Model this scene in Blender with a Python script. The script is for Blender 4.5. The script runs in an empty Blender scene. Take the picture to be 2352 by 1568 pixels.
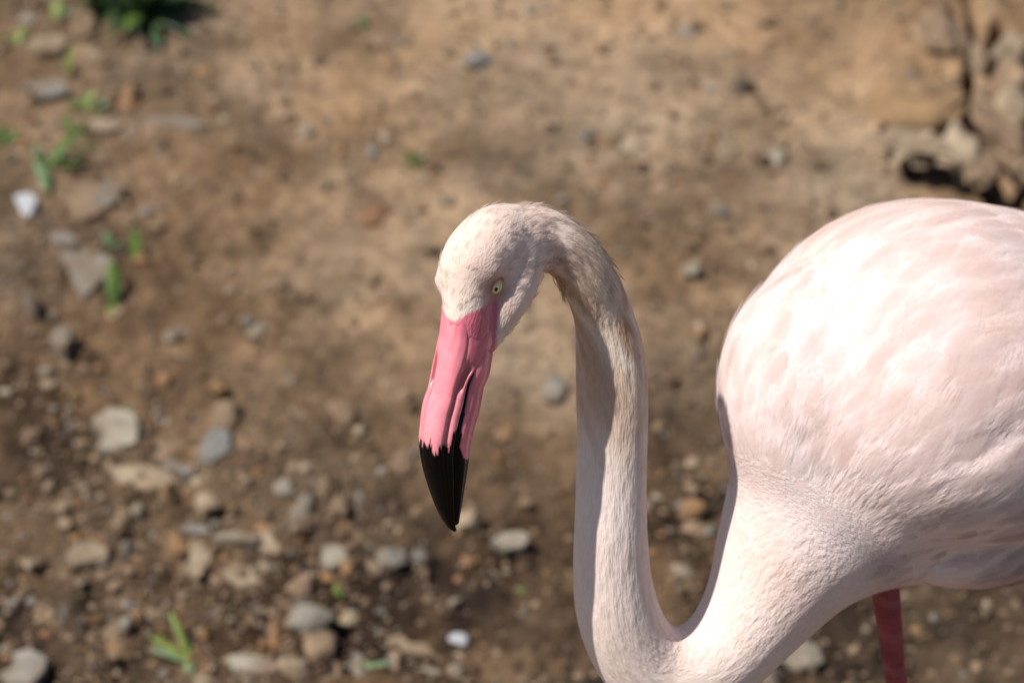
import bpy, bmesh, math, random
import numpy as np
from mathutils import Vector, Matrix

random.seed(7)
rng = np.random.default_rng(11)
scene = bpy.context.scene
COL = scene.collection

# ------------------------------------------------------------------ camera, sky, sun, exposure
PITCH = math.radians(38.0)
CAM = np.array([0.0, 0.0, 1.93])
LENS = 100.0
cam_data = bpy.data.cameras.new("camera")
cam = bpy.data.objects.new("camera", cam_data)
COL.objects.link(cam)
cam.location = CAM
cam.rotation_euler = (math.pi / 2 - PITCH, 0, 0)
cam_data.lens = LENS
cam_data.sensor_width = 36
cam_data.clip_start = 0.05
cam_data.clip_end = 3000
cam_data.dof.use_dof = True
cam_data.dof.focus_distance = 1.622
cam_data.dof.aperture_fstop = 6.9
cam_data.dof.aperture_blades = 0
scene.camera = cam

SUN = np.array([-0.518, -0.110, 0.848]); SUN /= np.linalg.norm(SUN)
world = bpy.data.worlds.new("World")
scene.world = world
world.use_nodes = True
wn = world.node_tree
bg = wn.nodes["Background"]
sky = wn.nodes.new("ShaderNodeTexSky")
sky.sky_type = 'NISHITA'
sky.sun_disc = False
sky.sun_elevation = math.asin(SUN[2])
sky.sun_rotation = math.atan2(SUN[0], SUN[1])
wn.links.new(sky.outputs[0], bg.inputs[0])
bg.inputs[1].default_value = 0.068
sl = bpy.data.lights.new("sun", 'SUN')
sl.energy = 4.8
sl.angle = math.radians(0.53)
sl.color = (1.0, 0.955, 0.89)
sun = bpy.data.objects.new("sun", sl)
COL.objects.link(sun)
sun.rotation_euler = Vector(SUN).to_track_quat('Z', 'Y').to_euler()
scene.view_settings.view_transform = 'Standard'
scene.view_settings.look = 'None'
scene.view_settings.gamma = 1.0
scene.view_settings.exposure = 0.30
scene.render.engine = 'CYCLES'
scene.cycles.use_denoising = True
scene.cycles.max_bounces = 6

# ------------------------------------------------------------------ helpers
F = 2352 * LENS / 36.0
CX, CY = 1176.0, 784.0
sP, cP = math.sin(PITCH), math.cos(PITCH)
RIGHT = np.array([1.0, 0, 0]); UPC = np.array([0, sP, cP]); FWD = np.array([0, cP, -sP])

def cam2w(v):
    v = np.asarray(v, float)
    return v[..., 0:1] * RIGHT + v[..., 1:2] * UPC + v[..., 2:3] * FWD

def at(px, py, z):
    """a sight line's point at distance z along the lens axis"""
    return CAM + (px - CX) / F * z * RIGHT - (py - CY) / F * z * UPC + z * FWD

def on_ground(px, py, h=0.0):
    d = (px - CX) / F * RIGHT - (py - CY) / F * UPC + FWD
    t = (h - CAM[2]) / d[2]
    return CAM + d * t, t

def to_px(P):
    P = np.asarray(P, float) - CAM
    z = P @ FWD
    return CX + (P @ RIGHT) / z * F, CY - (P @ UPC) / z * F

def hash2(i, j, s):
    h = (i.astype(np.int64) * 374761393 + j.astype(np.int64) * 668265263 + s * 974711) & 0x7fffffff
    h = ((h ^ (h >> 13)) * 1274126177) & 0x7fffffff
    return ((h ^ (h >> 16)) & 0xffff) / 65535.0

def noise2(x, y, s=0):
    i = np.floor(x); j = np.floor(y); fx = x - i; fy = y - j
    fx = fx * fx * (3 - 2 * fx); fy = fy * fy * (3 - 2 * fy)
    i = i.astype(np.int64); j = j.astype(np.int64)
    a = hash2(i, j, s); b = hash2(i + 1, j, s); c = hash2(i, j + 1, s); d = hash2(i + 1, j + 1, s)
    return (a * (1 - fx) + b * fx) * (1 - fy) + (c * (1 - fx) + d * fx) * fy

def fbm2(x, y, o=4, s=0):
    r = 0; a = 0.5; n = 0
    for k in range(o):
        r = r + a * noise2(x * 2 ** k, y * 2 ** k, s + k * 17); n += a; a *= 0.5
    return r / n

def cubic(xs, ys, x):
    xs = np.asarray(xs, float); ys = np.asarray(ys, float); x = np.asarray(x, float)
    m = np.gradient(ys, xs)
    k = np.clip(np.searchsorted(xs, x) - 1, 0, len(xs) - 2)
    h = xs[k + 1] - xs[k]; t = np.clip((x - xs[k]) / h, 0, 1)
    return ((2 * t**3 - 3 * t**2 + 1) * ys[k] + (t**3 - 2 * t**2 + t) * h * m[k]
            + (-2 * t**3 + 3 * t**2) * ys[k + 1] + (t**3 - t**2) * h * m[k + 1])

def sstep(a, b, x):
    t = np.clip((x - a) / (b - a), 0, 1)
    return t * t * (3 - 2 * t)

def unit(v):
    v = np.asarray(v, float)
    return v / (np.linalg.norm(v, axis=-1, keepdims=True) + 1e-12)

def mesh_obj(name, verts, faces, mat, parent=None, smooth=True, col=None):
    me = bpy.data.meshes.new(name)
    me.from_pydata([tuple(v) for v in verts], [], [tuple(f) for f in faces])
    if smooth:
        me.polygons.foreach_set("use_smooth", [True] * len(me.polygons))
    if col is not None:
        set_col(me, col)
    if mat: me.materials.append(mat)
    o = bpy.data.objects.new(name, me)
    COL.objects.link(o)
    if parent: o.parent = parent
    return o

def set_col(me, col):
    a = me.attributes.new("col", 'FLOAT_COLOR', 'POINT')
    c = np.ones((len(me.vertices), 4), np.float32); c[:, :3] = col
    a.data.foreach_set("color", c.ravel())

def tag(o, label=None, cat=None, group=None, kind=None):
    if label: o["label"] = label
    if cat: o["category"] = cat
    if group: o["group"] = group
    if kind: o["kind"] = kind
    return o

def empty(name, loc):
    o = bpy.data.objects.new(name, None)
    COL.objects.link(o); o.location = tuple(loc); o.empty_display_size = 0.05
    return o

def adopt(o, parent):
    """parent a mesh whose vertices are given in world space"""
    o.parent = parent
    o.matrix_parent_inverse = Matrix.Translation(Vector(parent.location)).inverted()

# ------------------------------------------------------------------ materials
def new_mat(name):
    m = bpy.data.materials.new(name); m.use_nodes = True
    return m, m.node_tree, m.node_tree.nodes["Principled BSDF"]

def node(nt, t, **kw):
    n = nt.nodes.new(t)
    for k, v in kw.items():
        setattr(n, k, v)
    return n

def attr_mat(name, rough=0.7, bump_scale=None, bump=0.2, spec=0.3, sheen=0.0, sss=0.0, noise_amt=0.0, noise_scale=60):
    m, nt, b = new_mat(name)
    a = node(nt, "ShaderNodeAttribute", attribute_name="col")
    out = a.outputs["Color"]
    tc = node(nt, "ShaderNodeTexCoord")
    if noise_amt:
        n = node(nt, "ShaderNodeTexNoise"); n.inputs["Scale"].default_value = noise_scale; n.inputs["Detail"].default_value = 5
        nt.links.new(tc.outputs["Object"], n.inputs["Vector"])
        r = node(nt, "ShaderNodeMapRange"); r.inputs["From Min"].default_value = 0.3; r.inputs["From Max"].default_value = 0.7
        r.inputs["To Min"].default_value = 1 - noise_amt; r.inputs["To Max"].default_value = 1 + noise_amt
        nt.links.new(n.outputs["Fac"], r.inputs["Value"])
        mx = node(nt, "ShaderNodeVectorMath", operation='SCALE')
        nt.links.new(out, mx.inputs[0]); nt.links.new(r.outputs[0], mx.inputs["Scale"])
        out = mx.outputs[0]
    nt.links.new(out, b.inputs["Base Color"])
    b.inputs["Roughness"].default_value = rough
    b.inputs["Specular IOR Level"].default_value = spec
    if sheen:
        b.inputs["Sheen Weight"].default_value = sheen
    if sss:
        b.inputs["Subsurface Weight"].default_value = sss
        b.inputs["Subsurface Radius"].default_value = (0.006, 0.003, 0.002)
        b.inputs["Subsurface Scale"].default_value = 1.0
    if bump_scale:
        n = node(nt, "ShaderNodeTexNoise"); n.inputs["Scale"].default_value = bump_scale; n.inputs["Detail"].default_value = 4
        nt.links.new(tc.outputs["Object"], n.inputs["Vector"])
        bp = node(nt, "ShaderNodeBump"); bp.inputs["Strength"].default_value = bump; bp.inputs["Distance"].default_value = 0.002
        nt.links.new(n.outputs["Fac"], bp.inputs["Height"]); nt.links.new(bp.outputs[0], b.inputs["Normal"])
    return m

def plain_mat(name, color, rough=0.6, spec=0.4, var=0.0, scale=40, bump=0.0, coat=0.0, dust=0.0):
    m, nt, b = new_mat(name)
    b.inputs["Roughness"].default_value = rough
    b.inputs["Specular IOR Level"].default_value = spec
    b.inputs["Coat Weight"].default_value = coat
    tc = node(nt, "ShaderNodeTexCoord")
    n = node(nt, "ShaderNodeTexNoise"); n.inputs["Scale"].default_value = scale; n.inputs["Detail"].default_value = 6
    nt.links.new(tc.outputs["Object"], n.inputs["Vector"])
    oi = node(nt, "ShaderNodeObjectInfo")
    mp = node(nt, "ShaderNodeMapRange"); mp.inputs["To Min"].default_value = 1 - var; mp.inputs["To Max"].default_value = 1 + var
    mp.inputs["From Min"].default_value = 0.3; mp.inputs["From Max"].default_value = 0.7
    nt.links.new(n.outputs["Fac"], mp.inputs["Value"])
    mo = node(nt, "ShaderNodeMapRange"); mo.inputs["To Min"].default_value = 1 - var * .6; mo.inputs["To Max"].default_value = 1 + var * .6
    nt.links.new(oi.outputs["Random"], mo.inputs["Value"])
    mu = node(nt, "ShaderNodeMath", operation='MULTIPLY')
    nt.links.new(mp.outputs[0], mu.inputs[0]); nt.links.new(mo.outputs[0], mu.inputs[1])
    sc = node(nt, "ShaderNodeVectorMath", operation='SCALE'); sc.inputs[0].default_value = [c * (.78 if dust else 1.0) for c in color]
    nt.links.new(mu.outputs[0], sc.inputs["Scale"]); out = sc.outputs[0]
    if dust:
        n2 = node(nt, "ShaderNodeTexNoise"); n2.inputs["Scale"].default_value = 24; n2.inputs["Detail"].default_value = 7; n2.inputs["Roughness"].default_value = .65
        ad = node(nt, "ShaderNodeVectorMath", operation='ADD'); nt.links.new(tc.outputs["Object"], ad.inputs[0]); nt.links.new(oi.outputs["Location"], ad.inputs[1])
        nt.links.new(ad.outputs[0], n2.inputs["Vector"]); nt.links.new(ad.outputs[0], n.inputs["Vector"])
        r2 = node(nt, "ShaderNodeMapRange"); r2.inputs["From Min"].default_value = .35; r2.inputs["From Max"].default_value = .62; r2.inputs["To Max"].default_value = dust
        nt.links.new(n2.outputs["Fac"], r2.inputs["Value"])
        md = node(nt, "ShaderNodeMix", data_type='RGBA'); nt.links.new(r2.outputs[0], md.inputs[0]); nt.links.new(out, md.inputs[6]); md.inputs[7].default_value = (.145, .097, .06, 1)
        out = md.outputs[2]
    nt.links.new(out, b.inputs["Base Color"])
    if bump:
        bp = node(nt, "ShaderNodeBump"); bp.inputs["Strength"].default_value = bump; bp.inputs["Distance"].default_value = 0.004
        nt.links.new(n.outputs["Fac"], bp.inputs["Height"]); nt.links.new(bp.outputs[0], b.inputs["Normal"])
    return m

# ------------------------------------------------------------------ ground: one sheet, fine where stones lie, coarse to the horizon
def srgb(r, g, b):
    c = np.array([r, g, b]) / 255.0
    return np.where(c <= 0.04045, c / 12.92, ((c + 0.055) / 1.055) ** 2.4)

# soil tone survey over the ground (rows run away from the viewer): dry tan to damp brown
SOIL_X = np.array([-100, 100, 400, 700, 1000, 1300, 1600, 1900, 2200, 2450], float)
SOIL_Y = np.array([-80, 50, 250, 450, 650, 850, 1050, 1300, 1500, 1650], float)
SOIL = np.array([
    [.40, .42, .55, .78, .88, .92, .80, .76, .74, .70],
    [.40, .42, .60, .80, .88, .92, .82, .78, .76, .72],
    [.45, .48, .64, .78, .82, .85, .90, .86, .78, .72],
    [.48, .50, .52, .64, .68, .58, .46, .72, .66, .60],
    [.42, .42, .46, .58, .68, .66, .56, .62, .60, .55],
    [.38, .38, .46, .50, .74, .76, .44, .45, .45, .45],
    [.28, .28, .38, .42, .52, .50, .26, .26, .28, .28],
    [.24, .24, .26, .28, .30, .32, .26, .24, .24, .24],
    [.20, .20, .24, .24, .24, .24, .22, .24, .26, .26],
    [.20, .20, .22, .22, .22, .22, .22, .22, .24, .24]])

SOIL[5:] *= np.array([.95, .85, .74, .70, .70])[:, None]

def soil_tone(X, Y):
    px, py = to_px(np.stack([X, Y, np.zeros_like(X)], -1))
    out = np.maximum(np.maximum(-px, px - 2352) / 500, np.maximum(-py, py - 1568) / 400) - .15
    bad = (np.stack([X, Y, np.zeros_like(X)], -1) - CAM) @ FWD < .5
    out = np.where(bad, 9, out); px = np.where(bad, 0, px); py = np.where(bad, 0, py)
    px = np.clip(px, SOIL_X[0], SOIL_X[-1]); py = np.clip(py, SOIL_Y[0], SOIL_Y[-1])
    i = np.clip(np.searchsorted(SOIL_X, px) - 1, 0, len(SOIL_X) - 2); j = np.clip(np.searchsorted(SOIL_Y, py) - 1, 0, len(SOIL_Y) - 2)
    fx = (px - SOIL_X[i]) / (SOIL_X[i + 1] - SOIL_X[i]); fy = (py - SOIL_Y[j]) / (SOIL_Y[j + 1] - SOIL_Y[j])
    fx = fx * fx * (3 - 2 * fx); fy = fy * fy * (3 - 2 * fy)
    tn = (SOIL[j, i] * (1 - fx) + SOIL[j, i + 1] * fx) * (1 - fy) + (SOIL[j + 1, i] * (1 - fx) + SOIL[j + 1, i + 1] * fx) * fy
    k = sstep(0, 1, out)                                     # beyond the survey: plain mixed soil
    return tn * (1 - k) + (.5 + .5 * (fbm2(X * 1.1, Y * 1.1, 3, 91) - .5)) * k

def gpt(px, py):
    return on_ground(px, py)[0][:2]

BANK_H = 0.066
def bpt(px, py):                     # a spot on the bank's top seen along that sight line
    return on_ground(px, py, BANK_H)[0][:2]
CRACKS = [  # eroded gullies in the top of the bank: path, half width, depth
    ([(2212, 318), (2262, 322), (2290, 352), (2302, 392)], 0.007, 0.05),
    ([(2215, -40), (2240, 50), (2236, 130), (2222, 190)], 0.006, 0.07),
    ([(2300, 50), (2268, 130), (2282, 168), (2330, 200)], 0.008, 0.075),
    ([(2222, 190), (2238, 250), (2258, 300)], 0.005, 0.05),
    ([(2318, 270), (2338, 330), (2345, 400)], 0.007, 0.07),
    ([(2180, -30), (2200, 30)], 0.005, 0.05),
]
EDGE = [gpt(2068, 436), gpt(2130, 424), gpt(2220, 432), gpt(2300, 426), gpt(2470, 430), gpt(2900, 440)]

def seg_dist(X, Y, a, b):
    ab = b - a; t = np.clip(((X - a[0]) * ab[0] + (Y - a[1]) * ab[1]) / (ab @ ab), 0, 1)
    return np.hypot(X - a[0] - t * ab[0], Y - a[1] - t * ab[1])

def height(X, Y):
    tone = soil_tone(X, Y)
    h = 0.035 * (fbm2(X * 2.3 + 5, Y * 2.3, 3, 3) - .5)
    h += 0.022 * (fbm2(X * 9, Y * 9 + 3, 3, 9) - .5)
    h += (0.006 + 0.025 * (1 - tone)) * (fbm2(X * 30, Y * 30, 3, 21) - .5)
    h += (0.004 + 0.012 * (1 - tone)) * (fbm2(X * 80, Y * 80, 2, 33) - .5)
    ex = np.array([p[0] for p in EDGE]); ey = np.array([p[1] for p in EDGE])
    ye = np.interp(X, ex, ey) + 0.010 * (fbm2(X * 26, X * 0 + 2, 2, 81) - .5)
    left = sstep(gpt(1985, 300)[0], gpt(2095, 300)[0], X)
    back = sstep(0, .012, Y - ye)                            # steep front of the bank
    cave = back * (1 - sstep(.060, .082, Y - ye)) * sstep(gpt(2066, 430)[0], gpt(2085, 430)[0], X)
    hill = BANK_H * left * (1 - sstep(1.2, 2.5, Y - ye)) * (1 - sstep(1.5, 3, X)) * (1 + .5 * (fbm2(X * 14, Y * 14, 3, 61) - .5))
    h = h + hill * back * (1 - cave) - cave * .030
    for path, w, dep in CRACKS:
        pts = [bpt(*p) for p in path]
        dd = np.full(X.shape, 9.0)
        for a, b in zip(pts[:-1], pts[1:]):
            dd = np.minimum(dd, seg_dist(X, Y, a, b))
        ww = w * (0.6 + 0.9 * fbm2(X * 30, Y * 30, 2, 77))
        h -= dep * (1 - sstep(ww * .55, ww * 1.25, dd))
    far = np.hypot(X, Y - 2.5)
    return h * (1 - sstep(1.6, 6, far)) + 0.25 * (fbm2(X * .12, Y * .12, 3, 5) - .5) * sstep(4, 20, far)

def axis(lo, hi, step, ext):
    a = list(np.arange(lo, hi + step / 2, step)); s = step
    up = []; v = a[-1]
    while v < ext: s *= 1.35; v += s; up.append(v)
    dn = []; v = a[0]; s = step
    while v > -ext: s *= 1.35; v -= s; dn.append(v)
    return np.array(dn[::-1] + a + up)

gx = axis(-0.85, 0.90, 0.0055, 900); gy = axis(1.65, 3.55, 0.0055, 900)
GX, GY = np.meshgrid(gx, gy)
GZ = height(GX, GY)
nx, ny = len(gx), len(gy)
gv = np.stack([GX, GY, GZ], -1).reshape(-1, 3)
idx = np.arange(nx * ny).reshape(ny, nx)
gf = np.stack([idx[:-1, :-1], idx[:-1, 1:], idx[1:, 1:], idx[1:, :-1]], -1).reshape(-1, 4)
tone = soil_tone(GX, GY)
tone = np.clip(tone + 0.60 * (fbm2(GX * 7, GY * 7, 4, 41) - .5) + 0.62 * (fbm2(GX * 24, GY * 24, 3, 51) - .5), 0, 1)
DRY = np.array([.290, .196, .119]); MID = np.array([.126, .081, .047]); WET = np.array([.019, .0115, .0074])
t3 = tone.reshape(-1, 1)
gcol = np.where(t3 > .5, MID + (DRY - MID) * (t3 - .5) * 2, WET + (MID - WET) * t3 * 2)
och = (fbm2(GX * 5 + 9, GY * 5, 3, 71).reshape(-1, 1) - .5)
gcol = gcol * (1 + och * np.array([.25, 0.0, -.35]))
ground_mat = attr_mat("soil", rough=0.92, bump_scale=260, bump=0.5, spec=0.15, noise_amt=0.28, noise_scale=70)
me = bpy.data.meshes.new("ground")
me.from_pydata(gv.tolist(), [], gf.tolist())
me.polygons.foreach_set("use_smooth", [True] * len(me.polygons))
set_col(me, gcol)
me.materials.append(ground_mat)
ground = bpy.data.objects.new("ground", me); COL.objects.link(ground)
tag(ground, "bare brown soil, dry tan beyond, damp and gravelly near", kind="structure")

# ------------------------------------------------------------------ stones
def ico(sub):
    bm = bmesh.new(); bmesh.ops.create_icosphere(bm, subdivisions=sub, radius=1.0)
    v = np.array([x.co[:] for x in bm.verts]); f = [[q.index for q in p.verts] for p in bm.faces]
    bm.free(); return v, f
ICO = {k: ico(k) for k in (1, 2, 3)}

def rock_verts(sub, seed, cuts=7, rough=0.10, depth=(.45, .85)):
    r = np.random.default_rng(seed)
    v = ICO[sub][0].copy()
    for _ in range(cuts):
        n = unit(r.normal(size=3)); d = r.uniform(*depth)
        k = np.maximum(0, v @ n - d); v -= k[:, None] * n
    for _ in range(4):
        n = r.normal(size=3) * 2.2; ph = r.uniform(0, 6.3)
        v *= (1 + rough * .5 * np.sin(v @ n + ph))[:, None]
    v *= (1 + rough * r.normal(size=len(v)) * .35)[:, None]
    v -= (v.max(0) + v.min(0)) / 2
    return v / (v.max(0) - v.min(0)) * 2   # spans -1..1 in each axis

def shard_verts(seed, poly, thick=.5):
    """a broken plate with an angular outline"""
    r = np.random.default_rng(seed)
    poly = np.array(poly, float); n = len(poly)
    top = np.c_[poly * .93, np.full(n, 1.0) + r.normal(size=n) * .15]
    mid = np.c_[poly, np.full(n, .3)]; bot = np.c_[poly * .95, np.full(n, -1.0)]
    v = np.vstack([top, mid, bot, [[0.04, -.03, 1.12]], [[0, 0, -1]]])
    f = []
    for k in range(n):
        j = (k + 1) % n
        f += [[k, j, 3 * n], [n + k, n + j, j, k], [2 * n + k, 2 * n + j, n + j, n + k], [2 * n + j, 2 * n + k, 3 * n + 1]]
    return v, f

STONE = {
    "grey": plain_mat("stone_grey", (.27, .245, .205), .85, .25, .25, 45, .4, dust=.8),
    "blue": plain_mat("stone_bluegrey", (.25, .255, .235), .8, .3, .22, 45, .4, dust=.8),
    "pale": plain_mat("stone_pale", (.38, .34, .265), .85, .25, .2, 45, .4, dust=.8),
    "cream": plain_mat("stone_cream", (.40, .315, .215), .88, .2, .22, 45, .5, dust=.8),
    "tan": plain_mat("stone_tan", (.285, .195, .125), .9, .2, .25, 45, .5, dust=.8),
    "orange": plain_mat("stone_orange", (.36, .195, .085), .88, .2, .25, 45, .5, dust=.8),
    "brown": plain_mat("stone_brown", (.145, .092, .06), .92, .15, .3, 45, .5, dust=.8),
    "rust": plain_mat("stone_rust", (.24, .11, .055), .9, .2, .25, 45, .5, dust=.8),
    "white": plain_mat("stone_white", (.36, .36, .37), .7, .35, .08, 45, .2),
    "dark": plain_mat("stone_dark", (.085, .075, .062), .85, .25, .3, 45, .5, dust=.8),
    "ochre": plain_mat("stone_ochre", (.32, .20, .10), .9, .2, .28, 30, .6, dust=.5),
}

def gh(x, y):
    return float(height(np.array([x]), np.array([y]))[0])

def place_stone(px, py, w, h, colour, label, name="stone", rot=0.0, tall=.45, sink=.40, sub=2, cuts=8, tilt=(0, 0),
                poly=None, seed=None, cat="stone", group=None, base_py=None, rough=.2):
    g, t = on_ground(px, py)
    u = t / F                                        # metres per sight unit at that range
    sx = w * u / 2; sy = h * u / 2 / (sP + .25 * tall)   # foreshortened on the ground
    sz = max(sx, sy) * tall if poly is None else max(sx, sy) * tall * .5
    seed = seed if seed is not None else int(px * 7 + py * 13)
    if poly is not None:
        v, f = shard_verts(seed, poly); smooth = False
    else:
        v, f = rock_verts(sub, seed, cuts, rough), ICO[sub][1]; smooth = False
    v = v * np.array([sx, sy, sz])
    o = mesh_obj(name, v, f, STONE[colour], smooth=smooth)
    z = gh(g[0], g[1])
    # slide along the sight line a little so that the raised body still covers the same spot
    lift = sz * (1 - 2 * sink) + z
    o.location = (g[0], g[1] - lift * cP / sP * .55, lift)
    o.rotation_euler = (tilt[0], tilt[1], rot)
    tag(o, label, cat, group)
    return o

TRI = [(-1, .95), (.35, 1), (1, .55), (.75, -.1), (.1, -1), (-.2, -.55), (-.6, .2)]
SLAB = [(-1, .35), (-.55, .95), (.4, 1), (.8, .45), (1, -.45), (.3, -.95), (-.45, -1), (-.35, -.25)]
LONG = [(-1, .5), (-.2, 1), (.7, .6), (1, -.2), (.4, -1), (-.5, -.7)]
DROP = [(-.7, .9), (.5, 1), (1, .1), (.55, -.9), (.1, -1), (-.65, -.3)]

S = place_stone
S(62, 487, 58, 76, "white", "white wedge-shaped stone chip beside a drooping grey-green leaf", poly=TRI, rot=.1, tall=.5, tilt=(.12, -.1))
S(192, 478, 116, 116, "tan", "broad flat tan stone slab with a grey flake leaning on it", poly=SLAB, tall=.4)
S(246, 462, 66, 84, "grey", "grey stone flake leaning on a broad tan slab", poly=LONG, rot=-.5, tall=.6, tilt=(.1, .25), sink=.0)
S(148, 556, 44, 64, "blue", "curved blue-grey stone sliver between white chip and triangular slab", poly=LONG, rot=.9, tall=.5)
S(200, 645, 140, 128, "grey", "large triangular grey slab pointing at the viewer beside a broad leaf", poly=TRI, tall=.32)
S(78, 715, 46, 74, "dark", "dark grey upright stone left of the triangular slab", rot=.2, tall=.8)
S(147, 806, 50, 74, "grey", "pointed grey shard standing up with a black shadow beside it", poly=[(-.2, 1), (.9, .95), (1, -.5), (.6, -1), (-.3, -.6), (-1, -.1)], tall=1.3, sink=.1)
S(592, 762, 64, 54, "pale", "pale rounded pebble alone on bare brown soil near a small twin", rot=.2)
S(398, 772, 36, 42, "grey", "small grey pebble beside bare damp soil, smaller twin of the pale one")
S(268, 1003, 124, 108, "pale", "large pale angular slab with a small leaf at its corner", poly=SLAB, rot=-.15, tall=.55, tilt=(.1, .05))
S(518, 966, 66, 70, "tan", "reddish tan clod tipped up over a black gap", rot=.6, tall=.9, name="clod", cat="clod")
S(488, 1038, 84, 96, "blue", "blue-grey slab below the tipped-up reddish clod", poly=DROP, rot=-.3, tall=.5, tilt=(0, .15))
S(411, 1088, 34, 74, "blue", "thin pale blue-grey sliver of stone lying on end", poly=LONG, rot=1.0, tall=.7)
S(393, 1142, 54, 66, "orange", "rounded orange stone under the thin blue-grey sliver", tall=.9)
S(330, 1104, 168, 58, "cream", "long low cream slab just in front of a brown-grey slab", poly=LONG, rot=-.1, tall=.25)
S(384, 1032, 128, 62, "tan", "flat brownish slab between the pale angular slab and blue-grey slab", poly=LONG, rot=.2, tall=.3)
S(314, 1182, 42, 48, "pale", "small pale pebble in front of the long low cream slab")
S(482, 1160, 66, 52, "cream", "lumpy beige stone right of the rounded orange stone")
S(208, 1282, 102, 64, "cream", "wide beige slab lying alone among dark crumbs", poly=[(-1, -.3), (-.6, .8), (.1, 1), (.8, .4), (1, -.4), (.3, -.9), (-.6, -1)], tall=.6)
S(452, 1298, 62, 92, "cream", "tapered beige stone pointing at the viewer with a black shadow", poly=[(-.8, 1), (.7, .8), (1, .3), (.4, -.9), (0, -1), (-.6, -.5)], tall=.8, tilt=(.1, .1))
S(448, 1222, 40, 60, "blue", "small blue-grey flake above the tapered beige stone", poly=LONG, rot=1.2, tall=.4)
S(626, 1256, 60, 64, "cream", "smooth egg-shaped cream stone between the grey flake and pale green slab", rot=.7, cuts=3)
S(768, 1286, 82, 54, "pale", "pale greenish white slab beside a crumb of ochre soil", poly=LONG, rot=-.5, tall=.5)
S(902, 1290, 66, 50, "grey", "dull grey-tan stone right of the pale greenish slab", rot=.3)
S(566, 1338, 96, 84, "cream", "lumpy cream stone with a hooked edge", rot=.4, rough=.35, tall=.7)
S(548, 1245, 30, 90, "pale", "narrow pale stone strip leading to the lumpy cream stone", poly=LONG, rot=1.4, tall=.5)
S(687, 1362, 66, 60, "tan", "tan cone-shaped stone behind the big lumpy grey stone", tall=.8)
S(712, 1430, 104, 80, "grey", "big lumpy grey stone with a pointed end and dark shadow", rot=.5, rough=.25, tall=.7)
S(736, 1492, 76, 76, "tan", "round brown-grey cobble in front of the lumpy grey stone", cuts=4, tall=.7)
S(945, 1490, 118, 56, "cream", "bent cream stone shaped like a boomerang", poly=[(-1, .9), (-.5, 1), (-.1, .3), (.6, .2), (1, -.8), (.7, -1), (-.2, -.5), (-.9, .1)], tall=.5)
S(1053, 1468, 46, 30, "white", "bright white oval pebble alone on dark soil", cuts=1, tall=.4, rough=.02)
S(1172, 1252, 96, 48, "pale", "cream slab tilted up over its own black shadow", poly=LONG, rot=.45, tall=.9, tilt=(.35, 0), sink=-.1)
S(58, 1545, 120, 84, "grey", "big grey slab with a rusty stain lying at an angle", poly=SLAB, rot=-.7, tall=.4)
S(276, 1496, 70, 34, "orange", "flat orange-tan stone beside grass blades", cuts=4, tall=.5)
S(262, 1448, 66, 56, "tan", "cracked tan stone with an orange pebble behind it", rough=.3)
S(316, 1428, 40, 40, "orange", "small round orange pebble between two tan stones", cuts=3, tall=.9)
S(352, 1415, 60, 40, "tan", "tan stone behind the grass blades")
S(455, 1556, 84, 28, "cream", "thin cream slab under the grass blades", poly=LONG, rot=-.2, tall=.4)
S(588, 1536, 66, 110, "pale", "long pale slab with a broken top end", poly=LONG, rot=1.1, tall=.5)
S(672, 1548, 86, 84, "cream", "square beige stone beside the long pale slab", tall=.6)
S(796, 952, 62, 74, "tan", "reddish tan stone alone on open soil", rot=.8, cuts=5)
S(1272, 902, 66, 70, "grey", "rounded blue-grey stone with a dark hollow in front of it", tall=.7)
S(1097, 140, 74, 60, "blue", "angular blue-grey stone on the dry tan soil", tall=.6)
S(735, 139, 40, 32, "dark", "small dark stone on the dry tan soil", tall=.8)
S(698, 302, 50, 46, "pale", "whitish pebble on dry soil below a small dark hollow", cuts=4)
S(1575, 64, 70, 34, "blue", "flat blue-grey flake on the far dry soil", tall=.3)
S(1712, 192, 56, 48, "dark", "black lump of stone half buried in dry soil", tall=1.0)  # near-black lump put where a hollow's shadow lies
S(1777, 366, 50, 50, "pale", "pale pebble on dry soil toward the eroded bank", cuts=4)
S(1668, 352, 48, 48, "cream", "cream pebble next to a pale pebble on dry soil", cuts=4)
S(1446, 332, 42, 38, "cream", "small cream pebble in a damp brown patch of soil")
S(1585, 632, 44, 44, "pale", "pale pebble on soil between the bird's neck and body")
S(1566, 1318, 50, 44, "pale", "pale stone in the gap inside the bird's bent neck")
S(1587, 1216, 66, 50, "tan", "tan stone in the gap inside the bird's bent neck", cuts=5)
S(1830, 1505, 118, 84, "pale", "broad cream-grey stone below the bird's breast", tall=.6)
S(1762, 1552, 66, 56, "grey", "smaller grey stone next to the broad cream stone under the breast")
S(300, 226, 56, 64, "orange", "rounded peach-coloured stone at the edge of the dry slope", cuts=4, tall=.9)
S(404, 290, 60, 104, "grey", "flat worn grey stone flush with the dry slope", poly=LONG, rot=1.3, tall=.2)
S(246, 297, 82, 46, "cream", "beige slab with a dark crack behind it near green sprouts", poly=LONG, tall=.5)
S(108, 212, 116, 50, "grey", "flat grey slab half sunk in soil near green sprouts", poly=SLAB, tall=.25)
S(112, 116, 104, 56, "cream", "wedge of beige stone with a curled edge", poly=LONG, rot=.4, tall=.5)
S(196, 62, 64, 78, "tan", "tall tan stone beside the dark weed clump", tall=.9)
S(70, 50, 60, 48, "grey", "grey stone among weeds at the slope's foot")
S(225, 130, 52, 46, "cream", "cream stone with an orange spot by a grass blade")
S(310, 55, 56, 36, "cream", "thin cream flake lying in the weed clump's shade", poly=LONG, rot=.5, tall=.5)
S(862, 490, 62, 66, "rust", "low rust-brown clod of soil on the open slope", tall=.25, name="clod", cat="clod")
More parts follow.
